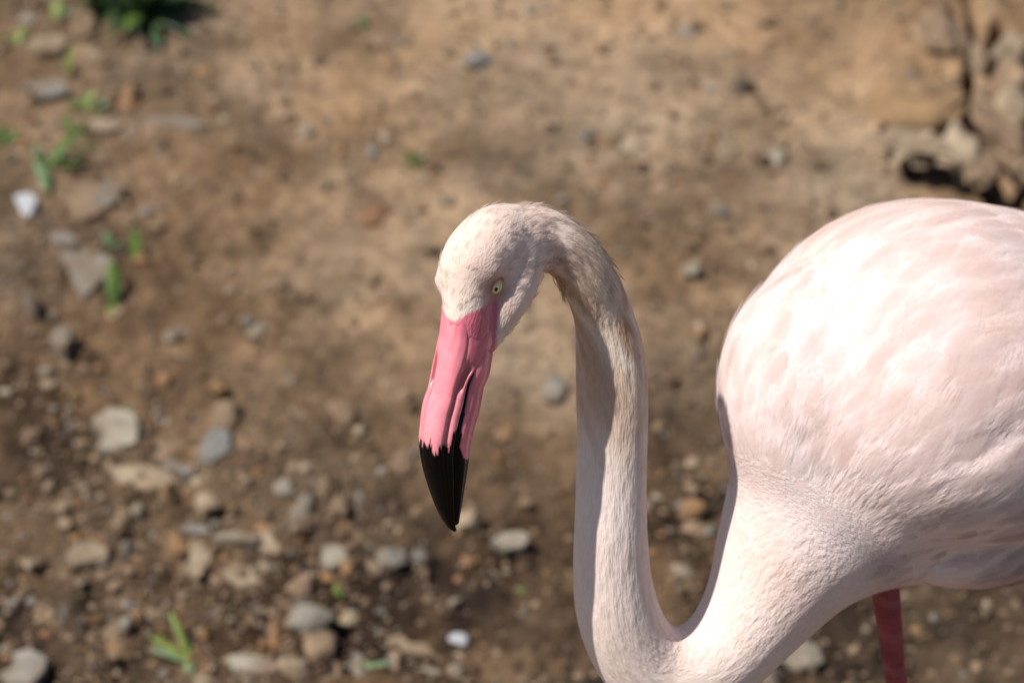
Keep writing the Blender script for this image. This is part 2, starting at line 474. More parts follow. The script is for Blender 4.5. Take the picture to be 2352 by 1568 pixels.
S(2318, 452, 56, 66, "pale", "whitish block of stone by a green leaf under the bank", tall=.8)
S(925, 1060, 56, 60, "tan", "dull tan clod half buried behind the bill tip", tall=.3, name="clod", cat="clod")
S(1150, 985, 60, 54, "orange", "low ochre clod half buried in light soil", tall=.25, name="clod", cat="clod")
S(150, 1420, 40, 60, "grey", "small grey upright pebble among dark crumbs", tall=.8)
S(72, 1386, 32, 32, "blue", "small bluish pebble among dark crumbs", tall=.8)
S(830, 1545, 44, 40, "grey", "small grey stone by a little green leaf at damp soil", tall=.8)
S(800, 1415, 46, 40, "cream", "small cream pebble right of the big lumpy grey stone")
S(995, 1555, 80, 30, "pale", "pale stone mostly sunk in damp soil", tall=.5)
S(1048, 1553, 46, 50, "pale", "small pale pebble beside a sunken pale stone", tall=.8)
S(780, 1165, 50, 60, "tan", "tan clod beside a patch of loose grit", tall=.6, name="clod", cat="clod")
S(690, 1175, 60, 70, "grey", "crumbly grey-brown stone beside loose grit", tall=.5, rough=.3)
S(640, 1450, 50, 60, "orange", "small orange-tan stone left of the big lumpy grey stone", tall=.8)

# the eroded bank: separate blocks of hard soil and rock on the bank's top
def bank_rock(px, py, w, h, top, thick, colour, label, rot=0.0, cuts=7, rough=.15, depth=None, tilt=(0, 0)):
    """centre of the rock's top seen at px, py; its top lies at height top"""
    g, t = on_ground(px, py, top); u = t / F
    sx = w * u / 2; sy = (depth if depth else h * u / sP) / 2
    v = rock_verts(3, int(px * 7 + py * 13), cuts, rough) * np.array([sx, sy, thick / 2])
    o = mesh_obj("rock", v, ICO[3][1], STONE[colour], smooth=False)
    o.location = (g[0], g[1], top - thick / 2); o.rotation_euler = (tilt[0], tilt[1], rot)
    return tag(o, label, "rock")
bank_rock(2108, 212, 236, 128, .078, .035, "ochre", "wide ochre boulder flush with the dry bank", cuts=6, rough=.14)
bank_rock(2075, 292, 170, 84, .074, .036, "cream", "pale crusted lump of hard soil hanging over a black hollow", rough=.4, cuts=6, rot=-.1)
bank_rock(2165, 312, 176, 108, .078, .042, "cream", "knobbly pale crust roofing the black hollow", rough=.5, cuts=6)
bank_rock(2262, 345, 120, 110, .070, .034, "tan", "tan soil ledge roofing the right end of the black hollow", rough=.3, cuts=6)
bank_rock(2345, 350, 110, 110, .072, .036, "tan", "tan block at the right end of the soil ridge", rough=.2)
bank_rock(2216, 352, 44, 50, .040, .05, "cream", "small beige block standing inside the black hollow", cuts=5)
bank_rock(2296, 262, 96, 170, .088, .04, "tan", "long tan ridge of hard soil right of the ochre boulder", rough=.2, rot=.2)
bank_rock(2330, 232, 96, 84, .095, .05, "cream", "rounded beige block at the top of the soil ridge")
bank_rock(2325, 155, 90, 96, .092, .05, "tan", "tan block across a crack from the ochre boulder")
bank_rock(2318, 92, 96, 60, .092, .05, "cream", "beige block with a black crack beneath it", cuts=8)
bank_rock(2250, 112, 40, 80, .082, .04, "cream", "narrow beige knob of hard soil between two cracks")
bank_rock(2165, 50, 130, 110, .085, .04, "tan", "smooth tan hump of hard soil at the back of the bank", cuts=4)

# loose pebbles told apart only by where they lie
PEB = {
    "cream": ("small beige pebble lying loose on the soil", "loose beige pebbles"),
    "grey": ("small grey pebble lying loose on the soil", "loose grey pebbles"),
    "tan": ("small tan crumb of stone lying loose on the soil", "loose tan crumbs of stone"),
    "orange": ("small orange-brown pebble lying loose on the soil", "loose orange-brown pebbles"),
    "rust": ("tiny rust-red pebble lying loose on the soil", "loose rust-red pebbles"),
    "blue": ("small bluish grey pebble lying loose on the soil", "loose bluish pebbles"),
}
def stone_density(px, py):
    d = 0.10
    d += 1.1 * math.exp(-((px - 450) / 520) ** 2 - ((py - 1350) / 330) ** 2)
    d += .35 * math.exp(-((px - 170) / 200) ** 2 - ((py - 500) / 500) ** 2)
    d += .22 * math.exp(-((px - 1600) / 300) ** 2 - ((py - 400) / 260) ** 2)
    d += .35 * math.exp(-((px - 1580) / 200) ** 2 - ((py - 1200) / 300) ** 2)
    if 900 < px < 1350 and py > 1000: d *= .55
    return d
cnt = 0
names = list(PEB); wts = [.30, .2, .27, .13, .04, .06]
while cnt < 210:
    px = random.uniform(-20, 2370); py = random.uniform(-10, 1580)
    if random.random() > stone_density(px, py): continue
    c = random.choices(names, wts)[0]
    s = min(60, random.lognormvariate(3.15, .38)) * (.75 if py < 700 else 1)
    if c == "rust": s *= .7
    S(px, py, s * random.uniform(.8, 1.3), s * random.uniform(.7, 1.1), c, PEB[c][0], name="pebble", cat="pebble", group=PEB[c][1],
      rot=random.uniform(0, 6.28), tall=random.uniform(.45, .9), sub=1 if s < 30 else 2, seed=cnt + 900, sink=random.uniform(.25, .45))
    cnt += 1

# grit nobody could count
def grit():
    V = []; Fc = []; C = []; n0 = 0
    base = [rock_verts(1, 5000 + k, 5, .2) for k in range(10)]
    fi = np.array(ICO[1][1])
    pal = np.array([[.24, .165, .105], [.15, .095, .06], [.30, .21, .135], [.21, .19, .165], [.27, .15, .075], [.09, .058, .04], [.36, .29, .21]]) * .78
    k = 0
    while k < 9000:
        px = rng.uniform(-60, 2420); py = rng.uniform(-40, 1620)
        if rng.random() > stone_density(px, py) + .22: continue
        k += 1
        g, t = on_ground(px, py); u = t / F
        s = min(rng.lognormal(1.6, .55), 20) * u
        a = rng.uniform(0, 6.28); ca, sa = math.cos(a), math.sin(a)
        v = base[rng.integers(10)] * np.array([1, rng.uniform(.6, 1), rng.uniform(.5, .9)]) * s
        v = np.c_[v[:, 0] * ca - v[:, 1] * sa, v[:, 0] * sa + v[:, 1] * ca, v[:, 2]]
        V.append((v, g, s)); C.append(np.repeat(pal[rng.choice(7, p=[.3, .2, .17, .1, .1, .08, .05])][None] * rng.uniform(.75, 1.2), len(v), 0))
        Fc.append(fi + n0); n0 += len(v)
    G = np.array([g for _, g, _ in V]); Z = height(G[:, 0], G[:, 1])
    vv = np.vstack([v + np.array([g[0], g[1], z + s * .25]) for (v, g, s), z in zip(V, Z)])
    o = mesh_obj("gravel", vv, np.vstack(Fc).tolist(), attr_mat("grit", .92, None, spec=.15), smooth=False, col=np.vstack(C))
    tag(o, "fine grit and soil crumbs strewn over the ground", "gravel", kind="stuff")
grit()

# ------------------------------------------------------------------ weeds
def leaf_mat(name, c, tr=.35):
    m, nt, b = new_mat(name)
    tc = node(nt, "ShaderNodeTexCoord"); n = node(nt, "ShaderNodeTexNoise"); n.inputs["Scale"].default_value = 55
    nt.links.new(tc.outputs["Object"], n.inputs["Vector"])
    r = node(nt, "ShaderNodeValToRGB")
    r.color_ramp.elements[0].position = .3; r.color_ramp.elements[1].position = .7
    r.color_ramp.elements[0].color = (*[x * .7 for x in c], 1); r.color_ramp.elements[1].color = (*[x * 1.2 for x in c], 1)
    nt.links.new(n.outputs["Fac"], r.inputs[0]); nt.links.new(r.outputs[0], b.inputs["Base Color"])
    b.inputs["Roughness"].default_value = .5
    t = node(nt, "ShaderNodeBsdfTranslucent"); nt.links.new(r.outputs[0], t.inputs[0])
    mx = node(nt, "ShaderNodeMixShader"); mx.inputs[0].default_value = tr
    nt.links.new(b.outputs[0], mx.inputs[1]); nt.links.new(t.outputs[0], mx.inputs[2])
    nt.links.new(mx.outputs[0], nt.nodes["Material Output"].inputs[0])
    return m
LEAF = {"green": leaf_mat("leaf_green", (.115, .20, .035)), "sage": leaf_mat("leaf_sage", (.19, .27, .13), .2),
        "lime": leaf_mat("leaf_lime", (.24, .31, .06)), "dark": leaf_mat("leaf_dark", (.045, .085, .025), .25)}

def leaf_mesh(p0, d, length, width, curl, side, mat, parent):
    """one blade: base p0, start direction d, curling over towards the ground"""
    d = unit(d); n = 7
    lat = unit(np.cross(d, [0, 0, 1.0]) + 1e-6) if abs(d[2]) < .97 else np.array([1.0, 0, 0])
    lat = unit(lat + side * np.cross(lat, d))
    V = []; p = np.array(p0, float)
    for k in range(n + 1):
        s = k / n
        w = width * .5 * (math.sin(math.pi * min(1, s * .93 + .07)) ** .75)
        up = unit(np.cross(lat, d))
        V += [p - lat * w + up * w * .25, p - up * w * .1, p + lat * w + up * w * .25]
        d = unit(d + np.array([0, 0, -curl / n])); p = p + d * length / n
    f = []
    for k in range(n):
        a = 3 * k; f += [[a, a + 1, a + 4, a + 3], [a + 1, a + 2, a + 5, a + 4]]
    o = mesh_obj("leaf", V, f, mat)
    so = o.modifiers.new("thickness", 'SOLIDIFY'); so.thickness = .0006
    adopt(o, parent)
    return o

def weed(px, py, leaves, label, mat="green", name="weed", cat="weed"):
    """leaves: (heading in degrees seen from above, 0 = right, 90 = away; rise; length and width in sight units; curl)"""
    g, t = on_ground(px, py); u = t / F
    root = empty(name, (g[0], g[1], gh(g[0], g[1])))
    for (a, rise, L, W, curl, *m) in leaves:
        a = math.radians(a)
        d = np.array([math.cos(a) * math.cos(rise), math.sin(a) * math.cos(rise), math.sin(rise)])
        leaf_mesh(np.array(root.location) - d * .003, d, L * u, W * u * .8, curl, random.uniform(-.4, .4), LEAF[m[0] if m else mat], root)
    tag(root, label, cat)
    return root

weed(118, 405, [(20, .5, 130, 26, .5), (60, .6, 120, 24, .6), (150, .5, 60, 22, .5), (35, .9, 90, 20, .8), (-10, .3, 90, 22, .3)], "spreading bright green sprout with several narrow leaves")
weed(92, 392, [(-75, .45, 150, 40, .75, "sage"), (100, .8, 50, 22, .6, "sage")], "drooping grey-green leaf over the white stone chip", "sage")
weed(200, 255, [(100, .7, 60, 26, .6), (30, .5, 70, 30, .6, "sage"), (160, .6, 60, 24, .5), (-40, .4, 60, 24, .4), (60, 1.0, 60, 22, .5, "lime")], "low leafy green clump by the peach-coloured stone")
weed(162, 178, [(80, 1.2, 78, 16, .4, "lime"), (110, 1.0, 50, 12, .6)], "single upright grass blade next to beige wedge stone", "lime", "grass_tuft", "grass")
weed(166, 318, [(120, 1.0, 62, 22, .5), (40, .8, 60, 22, .6), (-20, .5, 50, 18, .5)], "small green sprout between grey slab and beige slab")
weed(312, 604, [(85, 1.15, 86, 34, .25), (100, .9, 50, 22, .4)], "upright bright green leaf with a shadow lying beside it")
weed(258, 585, [(120, .9, 50, 30, .6, "sage"), (30, .4, 40, 16, .4)], "pale folded leaf next to an upright green leaf", "sage")
weed(262, 708, [(95, .75, 124, 46, .5), (-95, .5, 54, 34, .5, "lime"), (-60, .3, 50, 26, .4, "lime")], "broad green leaf standing beside the large triangular grey slab")
weed(296, 968, [(110, .9, 40, 20, .4), (60, .6, 30, 16, .5)], "tiny green leaf at the corner of the large pale slab")
weed(438, 1520, [(118, .75, 140, 24, .35, "lime"), (-90, .4, 50, 34, .4, "sage"), (150, .45, 130, 22, .4), (165, .35, 110, 20, .3, "sage"), (80, .7, 50, 18, .4)], "tuft of long green grass blades among beige stones", "lime", "grass_tuft", "grass")
weed(345, 1492, [(60, .6, 60, 22, .4), (20, .4, 60, 20, .5, "lime"), (120, .5, 40, 18, .4)], "short green blades beside the flat orange stone", "lime", "grass_tuft", "grass")
weed(776, 1372, [(100, .7, 36, 20, .4, "lime"), (-60, .4, 30, 16, .4)], "tiny green sprout by the small cream pebble")
weed(858, 1545, [(20, .25, 46, 26, .3, "sage"), (160, .3, 40, 24, .4)], "small rounded green leaf by a grey stone on damp soil", "sage")
weed(830, 52, [(90, 1.0, 42, 20, .4), (50, .8, 30, 14, .4)], "lone little green sprout on the far dry slope")
weed(945, 382, [(110, .9, 50, 18, .4), (60, .7, 50, 16, .5), (20, .5, 40, 12, .5)], "lone olive sprout in the middle of the dry slope")
weed(8, 335, [(40, .7, 60, 28, .5), (100, .9, 60, 26, .5), (-40, .4, 40, 22, .4)], "green sprout left of the spreading bright green sprout")
weed(42, 105, [(70, .8, 60, 24, .5, "lime"), (130, .6, 50, 22, .5)], "yellow-green sprout near the grey stone among weeds", "lime")
weed(128, 52, [(80, .9, 60, 30, .5, "lime"), (30, .6, 50, 26, .5, "sage")], "lime green leaf pair between grey and tan stones", "lime")
weed(2345, 500, [(110, .8, 60, 36, .5), (170, .5, 50, 30, .5), (60, .9, 60, 30, .4)], "green leaves beside the whitish block under the bank")
weed(2352, 45, [(140, .7, 60, 30, .5), (80, .9, 60, 26, .5), (200, .4, 50, 24, .4)], "green leaves growing on top of the eroded bank")
weed(1975 - 780, 1362, [(60, .5, 26, 16, .4), (150, .5, 22, 14, .4)], "tiny olive sprout on damp soil near the bird's neck")
weed(160, 912, [(80, .5, 34, 18, .4, "sage"), (10, .3, 30, 16, .4)], "tiny pale leaf on damp soil behind the large pale slab", "sage")
clump = []
for k in range(60):
    clump.append((random.uniform(-180, 180), random.uniform(.35, 1.35), random.uniform(90, 190), random.uniform(22, 46), random.uniform(.4, 1.1), random.choice(["dark", "dark", "dark", "dark", "green", "sage"])))  # mostly dark leaves: shadow over the clump put into leaf colour
weed(335, 48, clump, "dense dark green weed clump, darkened for shadow, at the foot of the dry slope")
clump = [(random.uniform(-180, 180), random.uniform(.35, 1.35), random.uniform(70, 150), random.uniform(20, 40), random.uniform(.4, 1.1), random.choice(["dark", "dark", "dark", "green", "sage"])) for k in range(30)]  # dark leaves here too carry the shadow in their colour
weed(215, 22, clump, "lower dark green weed clump, darkened for shadow, next to the tall tan stone")

# ------------------------------------------------------------------ FLAMINGO
def C3(px, py, z):
    return at(px, py, z)
def upx(z):                       # metres per sight unit at range z
    return z / F

def ring_loft(centers, radii, n=28, caps=True, lat=None, ratio=None):
    """closed tube through centers; optional lateral axis and lateral/other radius ratio"""
    P = np.array(centers, float); T = unit(np.gradient(P, axis=0))
    V = []; Fc = []
    ref = unit(np.cross(T[0], [0.3, 0.2, 1.0])) if lat is None else None
    for k in range(len(P)):
        if lat is not None:
            a = unit(lat - (lat @ T[k]) * T[k])
        else:
            ref = unit(ref - (ref @ T[k]) * T[k]); a = ref
        b = np.cross(T[k], a)
        ra = radii[k] * (ratio[k] if ratio is not None else 1.0); rb = radii[k]
        th = np.linspace(0, 2 * np.pi, n, endpoint=False)
        V.append(P[k] + np.outer(np.cos(th), a) * ra + np.outer(np.sin(th), b) * rb)
    V = np.vstack(V); m = len(P)
    for k in range(m - 1):
        for j in range(n):
            q = (j + 1) % n
            Fc.append([k * n + j, k * n + q, (k + 1) * n + q, (k + 1) * n + j])
    V = np.vstack([V, P[0] - T[0] * radii[0] * .3, P[-1] + T[-1] * radii[-1] * .3])
    for j in range(n):
        q = (j + 1) % n
        Fc.append([q, j, m * n]); Fc.append([(m - 1) * n + j, (m - 1) * n + q, m * n + 1])
    return V, Fc

def ellipsoid(c, axes, radii, sub=3):
    v, f = ICO[sub]
    A = np.array(axes)
    return c + (v * np.array(radii)) @ A, f

def resample(pts, m):
    """smooth path through rows of numbers, m samples"""
    pts = np.array(pts, float)
    s = np.r_[0, np.cumsum(np.linalg.norm(np.diff(pts[:, :2], axis=0), axis=1))]
    q = np.linspace(0, s[-1], m)
    return np.stack([cubic(s, pts[:, k], q) for k in range(pts.shape[1])], 1)

# head frame: f = where the face looks (level), l = the bird's left, up
PHI = math.radians(33)
HF = np.array([-math.sin(PHI), -math.cos(PHI), 0.0]); HL = np.array([math.cos(PHI), -math.sin(PHI), 0.0]); HU = np.array([0, 0, 1.0])
HC = C3(1122, 582, 1.622)

# neck from the nape down, round the bend and up into the breast: sight x, y, range, radius in sight units
NECK = [(1195, 540, 1.640, 82), (1258, 548, 1.648, 73), (1306, 581, 1.654, 66), (1354, 646, 1.665, 67), (1383, 712, 1.678, 70), (1400, 792, 1.688, 81),
        (1407, 900, 1.695, 88), (1408, 1000, 1.701, 88), (1405, 1100, 1.706, 87), (1404, 1200, 1.712, 90), (1404, 1300, 1.721, 94),
        (1417, 1398, 1.732, 100), (1448, 1478, 1.744, 103), (1505, 1545, 1.755, 106), (1585, 1552, 1.759, 110), (1664, 1497, 1.763, 112),
        (1714, 1436, 1.765, 124), (1760, 1366, 1.768, 148), (1806, 1285, 1.771, 184), (1872, 1195, 1.778, 236), (1960, 1105, 1.790, 290), (2060, 1000, 1.81, 330)]
neck = resample(NECK, 90)
neckP = np.array([C3(r[0], r[1], r[2]) for r in neck]); neckR = neck[:, 3] * upx(neck[:, 2])

# trunk
BA = unit([0.88, 0.40, -0.31]); BC = C3(2128, 915, 1.806)
bt = np.array([-.126, -.122, -.110, -.09, -.06, -.03, 0, .04, .08, .12, .16, .20, .24, .28, .32, .35])
br = np.array([.012, .034, .064, .089, .112, .1235, .127, .1248, .1180, .110, .099, .086, .070, .052, .034, .016])
tt = np.linspace(bt[0], bt[-1], 40); tr = np.maximum(cubic(bt, br, tt), .01)
trunkP = BC + np.outer(tt, BA)
WINGN = unit(np.cross(BA, HU))            # level, across the trunk (towards the viewer)
TRUP = unit(np.cross(WINGN, BA)); TRUP = TRUP if TRUP[2] > 0 else -TRUP

# ---- bill: profile in a head-fixed frame, stations down the bill
BY = np.array([640, 680, 707, 740, 779, 825, 868, 911, 947, 987, 1012, 1048, 1084, 1127, 1163, 1191, 1209, 1219], float)
BL = np.array([1009, 1008, 1007, 1007, 1007, 999, 990, 980, 969, 964, 962, 965, 973, 987, 1001, 1016, 1030, 1043], float)
BR = np.array([1152, 1152, 1150, 1148, 1143, 1131, 1114, 1105, 1096, 1088, 1084, 1079, 1075, 1068, 1062, 1057, 1054, 1052], float)
BZ = np.interp(BY, [640, 740, 1000, 1219], [1.600, 1.602, 1.612, 1.638])
def bill_frame(y):
    L = cubic(BY, BL, y); R_ = cubic(BY, BR, y); z = cubic(BY, BZ, y)
    return L, R_, z
UP_PROF = np.array([(-.78, -.22), (-.92, -.05), (-.95, .15), (-.80, .40), (-.45, .58), (0, .64), (.36, .57), (.55, .42), (.60, .27), (.66, .22), (.80, .10), (.86, -.06), (.80, -.20), (.4, -.22), (-.4, -.22)])
LO_PROF = np.array([(.60, -.16), (.84, -.22), (.98, -.34), (1.12, -.62), (1.16, -1.0), (1.06, -1.45), (.74, -1.80), (.35, -1.92), (-.35, -1.92), (-.74, -1.80), (-1.04, -1.45), (-1.1, -1.0), (-1.0, -.55), (-.84, -.25), (-.55, -.17)])
def dense(prof, n):
    p = np.vstack([prof, prof[:1]]); s = np.r_[0, np.cumsum(np.linalg.norm(np.diff(p, axis=0), axis=1))]
    q = np.linspace(0, s[-1], n, endpoint=False)
    pp = np.vstack([p[-3:-1], p, p[1:3]]); ss = np.r_[s[0] - (s[-1] - s[-3]), s[0] - (s[-1] - s[-2]), s, s[-1] + s[1], s[-1] + s[2]]
    return np.stack([cubic(ss, pp[:, 0], q), cubic(ss, pp[:, 1], q)], 1)
UPD = dense(UP_PROF, 88); LOD = dense(LO_PROF, 88)
YST = np.linspace(640, 1218.5, 150)

def bill_axis():
    L, R_, z = bill_frame(YST)
    return np.array([at(.42 * R_[k] + .58 * L[k], YST[k], z[k]) for k in range(len(YST))])
_bt = unit(np.gradient(bill_axis(), axis=0))

_ba = unit(HL - (_bt @ HL)[:, None] * _bt); _bn = np.cross(_ba, _bt); _bn = np.where((_bn @ HF)[:, None] > 0, _bn, -_bn)
_sq = np.interp(YST, [900, 1020, 1219], [1.0, .93, .70])       # the tip closes up, lower half shallower
_xs = np.array([np.r_[UPD[:, 0] * _ba[k, 0] + UPD[:, 1] * _bn[k, 0], LOD[:, 0] * _ba[k, 0] + LOD[:, 1] * _sq[k] * _bn[k, 0]] for k in range(len(YST))])
_xmin, _xmax = _xs.min(1), _xs.max(1)
def bill_points(prof, y):
    """world points: profile point j at station y[j]"""
    y = np.broadcast_to(np.asarray(y, float), (len(prof),))
    L, R_, z = bill_frame(y)
    a = unit(np.stack([np.interp(y, YST, _ba[:, k]) for k in range(3)], 1)); n = unit(np.stack([np.interp(y, YST, _bn[:, k]) for k in range(3)], 1))
    sq = np.interp(y, YST, _sq); x0 = np.interp(y, YST, _xmin); x1 = np.interp(y, YST, _xmax)
    w = np.where(prof[:, 1] < 0, prof[:, 1] * sq, prof[:, 1])
    sc = (R_ - L) / (x1 - x0) * z / F
    c0 = np.array([at(L[k], y[k], z[k]) for k in range(len(y))]) - RIGHT * (x0 * sc)[:, None]
    return c0 + (prof[:, 0:1] * a + w[:, None] * n) * sc[:, None], sc, a, n

trV, trF = ring_loft(trunkP, tr, 48)
_rel = trV - BC; _ax = _rel @ BA; _lat = _rel @ WINGN; _ver = _rel @ TRUP          # keel: the flanks tuck in below
_lat2 = _lat * (1 - .34 * sstep(-.01, .10, -_ver))
trV = trV + np.outer(_lat2 - _lat, WINGN)
pieces = [ring_loft(neckP, neckR, 32), (trV, trF)]
# cranium
pieces.append(ellipsoid(HC, [HF, HL, HU], (.0405, .0222, .0262)))
# face: follows the bill's base and sinks into it
th = np.linspace(0, 2 * np.pi, 28, endpoint=False); FV = []; FFc = []
fy = np.linspace(600, 800, 16)
for y in fy:
    k = np.interp(y, [600, 640, 680, 700, 735, 770, 800], [1.05, 1.05, 1.02, 1.005, .985, .94, .84])
    FV.append(bill_points(np.c_[np.cos(th) * 1.02 * k, -.62 + np.sin(th) * 1.27 * k], y)[0])
FV = np.vstack(FV + [FV[0].mean(0, keepdims=True), FV[-1].mean(0, keepdims=True)])
for k in range(15):
    for j in range(28):
        q = (j + 1) % 28; FFc.append([k * 28 + j, k * 28 + q, (k + 1) * 28 + q, (k + 1) * 28 + j])
for j in range(28):
    q = (j + 1) % 28; FFc.append([q, j, 448]); FFc.append([420 + j, 420 + q, 449])
pieces.append((FV, FFc))
# brow ridges
for sx, (bx, by, bz) in ((1, (1126, 622, 1.600)), (-1, (1022, 634, 1.606))):
    pieces.append(ellipsoid(C3(bx, by, bz), [unit(HF * .6 - HU * .8), HL, unit(HU * .6 + HF * .8)], (.010, .006, .006)))
chin = [(1176, 600, 1.632, 76), (1166, 660, 1.624, 66), (1142, 720, 1.619, 50), (1118, 775, 1.617, 34), (1104, 812, 1.616, 24)]
fr = resample(chin, 12)
pieces.append(ring_loft([C3(r[0], r[1], r[2]) for r in fr], fr[:, 3] * upx(fr[:, 2]), 20, lat=HL, ratio=np.linspace(1.05, 1.1, 12)))
pieces.append(ellipsoid(C3(1228, 524, 1.641), [RIGHT, UPC, FWD], (.0165, .0155, .017)))
# breast bulge over the neck base, thigh
pieces.append(ellipsoid(C3(1850, 905, 1.766), [RIGHT, UPC, FWD], (.057, .078, .065)))
thighC = C3(2180, 1215, 1.784)
pieces.append(ellipsoid(thighC, [unit([.9, .1, -.35]), unit([.35, .1, .9]), unit(np.cross([.9, .1, -.35], [.35, .1, .9]))], (.066, .036, .040)))

AV = np.vstack([p[0] for p in pieces]); AF = []; o0 = 0
for p in pieces:
    AF += [[i + o0 for i in f] for f in p[1]]; o0 += len(p[0])
tmp = mesh_obj("tmp", AV, AF, None)
rm = tmp.modifiers.new("r", 'REMESH'); rm.mode = 'VOXEL'; rm.voxel_size = 0.0022; rm.use_smooth_shade = True
dg = bpy.context.evaluated_depsgraph_get()
body_me = bpy.data.meshes.new_from_object(tmp.evaluated_get(dg))
bpy.data.objects.remove(tmp)
body_me.name = "body"
nv = len(body_me.vertices)
BV = np.empty(nv * 3); body_me.vertices.foreach_get("co", BV); BV = BV.reshape(-1, 3)
ed = np.empty(len(body_me.edges) * 2, np.int64); body_me.edges.foreach_get("vertices", ed); ed = ed.reshape(-1, 2)
deg = np.bincount(ed.ravel(), minlength=nv).astype(float)
def lap(v):
    s = np.zeros_like(v)
    for c in range(3):
        s[:, c] = np.bincount(ed[:, 0], v[ed[:, 1], c], nv) + np.bincount(ed[:, 1], v[ed[:, 0], c], nv)
    return s / deg[:, None] - v
dH = np.linalg.norm(BV - HC, axis=1)
wbody = np.maximum(sstep(.055, .16, dH), .9 * np.exp(-(np.linalg.norm(BV - C3(1240, 520, 1.64), axis=1) / .026) ** 2))[:, None]
for it in range(70):
    L_ = lap(BV)
    w = .55 * (wbody if it > 9 else 1.0)
    BV = BV + w * L_
    if it % 2: BV = BV - 0.35 * w * lap(BV)

_w2 = np.exp(-(np.linalg.norm(BV - C3(1800, 1080, 1.755), axis=1) / .085) ** 2)[:, None]
for it in range(130):
    BV = BV + .5 * _w2 * lap(BV)
_w3 = np.exp(-(np.linalg.norm(BV - C3(1235, 535, 1.632), axis=1) / .020) ** 2)[:, None]
for it in range(45):
    BV = BV + .5 * _w3 * lap(BV)
def crease(p0, p1, z, depth, wid):
    global BV
    a, b = C3(*p0, z), C3(*p1, z); px_, py_ = to_px(BV)
    a2, b2 = np.array(p0, float), np.array(p1, float); ab = b2 - a2
    t = ((px_ - a2[0]) * ab[0] + (py_ - a2[1]) * ab[1]) / (ab @ ab); tc_ = np.clip(t, 0, 1)
    dd = np.hypot(px_ - a2[0] - tc_ * ab[0], py_ - a2[1] - tc_ * ab[1])
    nearside = (BV - CAM) @ FWD < z
    k = np.exp(-(dd / wid) ** 2) * np.sin(np.pi * np.clip(tc_, .08, .92)) * nearside
    BV = BV + np.outer(k, FWD) * depth
crease((1750, 930), (1790, 1030), 1.805, .0022, 24)
crease((1792, 1030), (1930, 995), 1.805, .0016, 30)
crease((2050, 1362), (2330, 1180), 1.845, .0045, 30)
crease((2180, 1060), (2370, 985), 1.845, .0040, 34)

# spine used for feather lay: bill -> crown -> nape -> neck -> trunk
spP = np.vstack([[C3(1075, 760, 1.598), C3(1085, 700, 1.600), C3(1105, 640, 1.606), C3(1140, 590, 1.622), C3(1180, 550, 1.634)], neckP[3:80], trunkP[8:]])
spR = np.r_[[.012, .018, .022, .024, .022], neckR[3:80], tr[8:]]
# trunk feathers run tailward, so blend tangents there
spT = unit(np.gradient(spP, axis=0)); spT[80:] = BA
spS = np.r_[0, np.cumsum(np.linalg.norm(np.diff(spP, axis=0), axis=1))]

def lay(P):
    """feather direction, neck coordinate for each point"""
    out = np.empty_like(P); S_ = np.empty(len(P))
    for a in range(0, len(P), 4000):
        d = np.linalg.norm(P[a:a + 4000, None] - spP[None], axis=2) - spR[None]
        w = np.exp(-(d - d.min(1, keepdims=True)) / .006)
        w /= w.sum(1, keepdims=True)
        out[a:a + 4000] = w @ spT; S_[a:a + 4000] = w @ spS
    K = C3(1735, 1420, 1.765)
    k = sstep(spS[74], spS[82], S_)[:, None]
    rad = unit(P - K); far = sstep(.12, .36, np.linalg.norm(P - K, axis=1))[:, None]
    out = unit(out) * (1 - k) + k * unit(rad * (1 - far) + BA * far * 1.2)
    return unit(out), S_

body_me.vertices.foreach_set("co", BV.ravel()); body_me.update()
BN = np.empty(nv * 3); body_me.vertices.foreach_get("normal", BN); BN = BN.reshape(-1, 3)

def n3(P, sc, s=0):
    return (fbm2(P[:, 0] * sc + P[:, 2] * sc * .7, P[:, 1] * sc - P[:, 2] * sc * .6, 3, s) - .5)

_, vS = lay(BV)
vpx0, vpy0 = to_px(BV)
S_NAPE = spS[5]; S_END = spS[81]
def plumage_col(P, S_):
    """head cream-pink, nape and upper neck stained tan, lower neck and trunk pale pink"""
    u = np.clip((S_ - S_NAPE) / (S_END - S_NAPE), 0, 1)
    head = np.array([.73, .555, .47]); tan = np.array([.56, .415, .315]); mid = np.array([.72, .60, .545]); low = np.array([.75, .605, .535]); trunk = np.array([.71, .555, .515])
    stops = np.array([0, .035, .10, .24, .36, .6, .8, 1.0]); cols = np.stack([head * .97, tan, tan * .92, tan * 1.06, mid, low, low * 1.02, trunk])
    c = np.stack([np.interp(u, stops, cols[:, k]) for k in range(3)], 1)
    m = (u <= 0)[:, None]; c = np.where(m, head, c)
    fore = (1 - sstep(spS[0], spS[2], S_))[:, None]
    c = c + fore * (np.array([.74, .66, .56]) - c) * .8
    stain = (np.exp(-((u - .14) / .13) ** 2) * (u > 0))[:, None]
    c = c * (1 + (.12 + 1.3 * stain) * n3(P, 120, 5)[:, None] * np.array([.6, 1, 1.3]))
    tr_ = sstep(.75, 1.0, u)[:, None]
    blot = n3(P, 26, 8)[:, None]
    c = c + tr_ * blot * np.array([.02, .10, .14])
    return np.clip(c, 0, .92)
_bc = plumage_col(BV, vS)
_e0 = C3(1152, 668, 1.60); _de = np.hypot(vpx0 - 1138, (vpy0 - 666) * .75)
_k = (np.exp(-(_de / 27) ** 2) * (dH < .07) * ((BV - CAM) @ FWD < 1.625))[:, None]
_bc = _bc * (1 - .9 * _k) + np.array([.36, .13, .08]) * .9 * _k  # brown eye surround, deepened and shifted to paint in brow shade
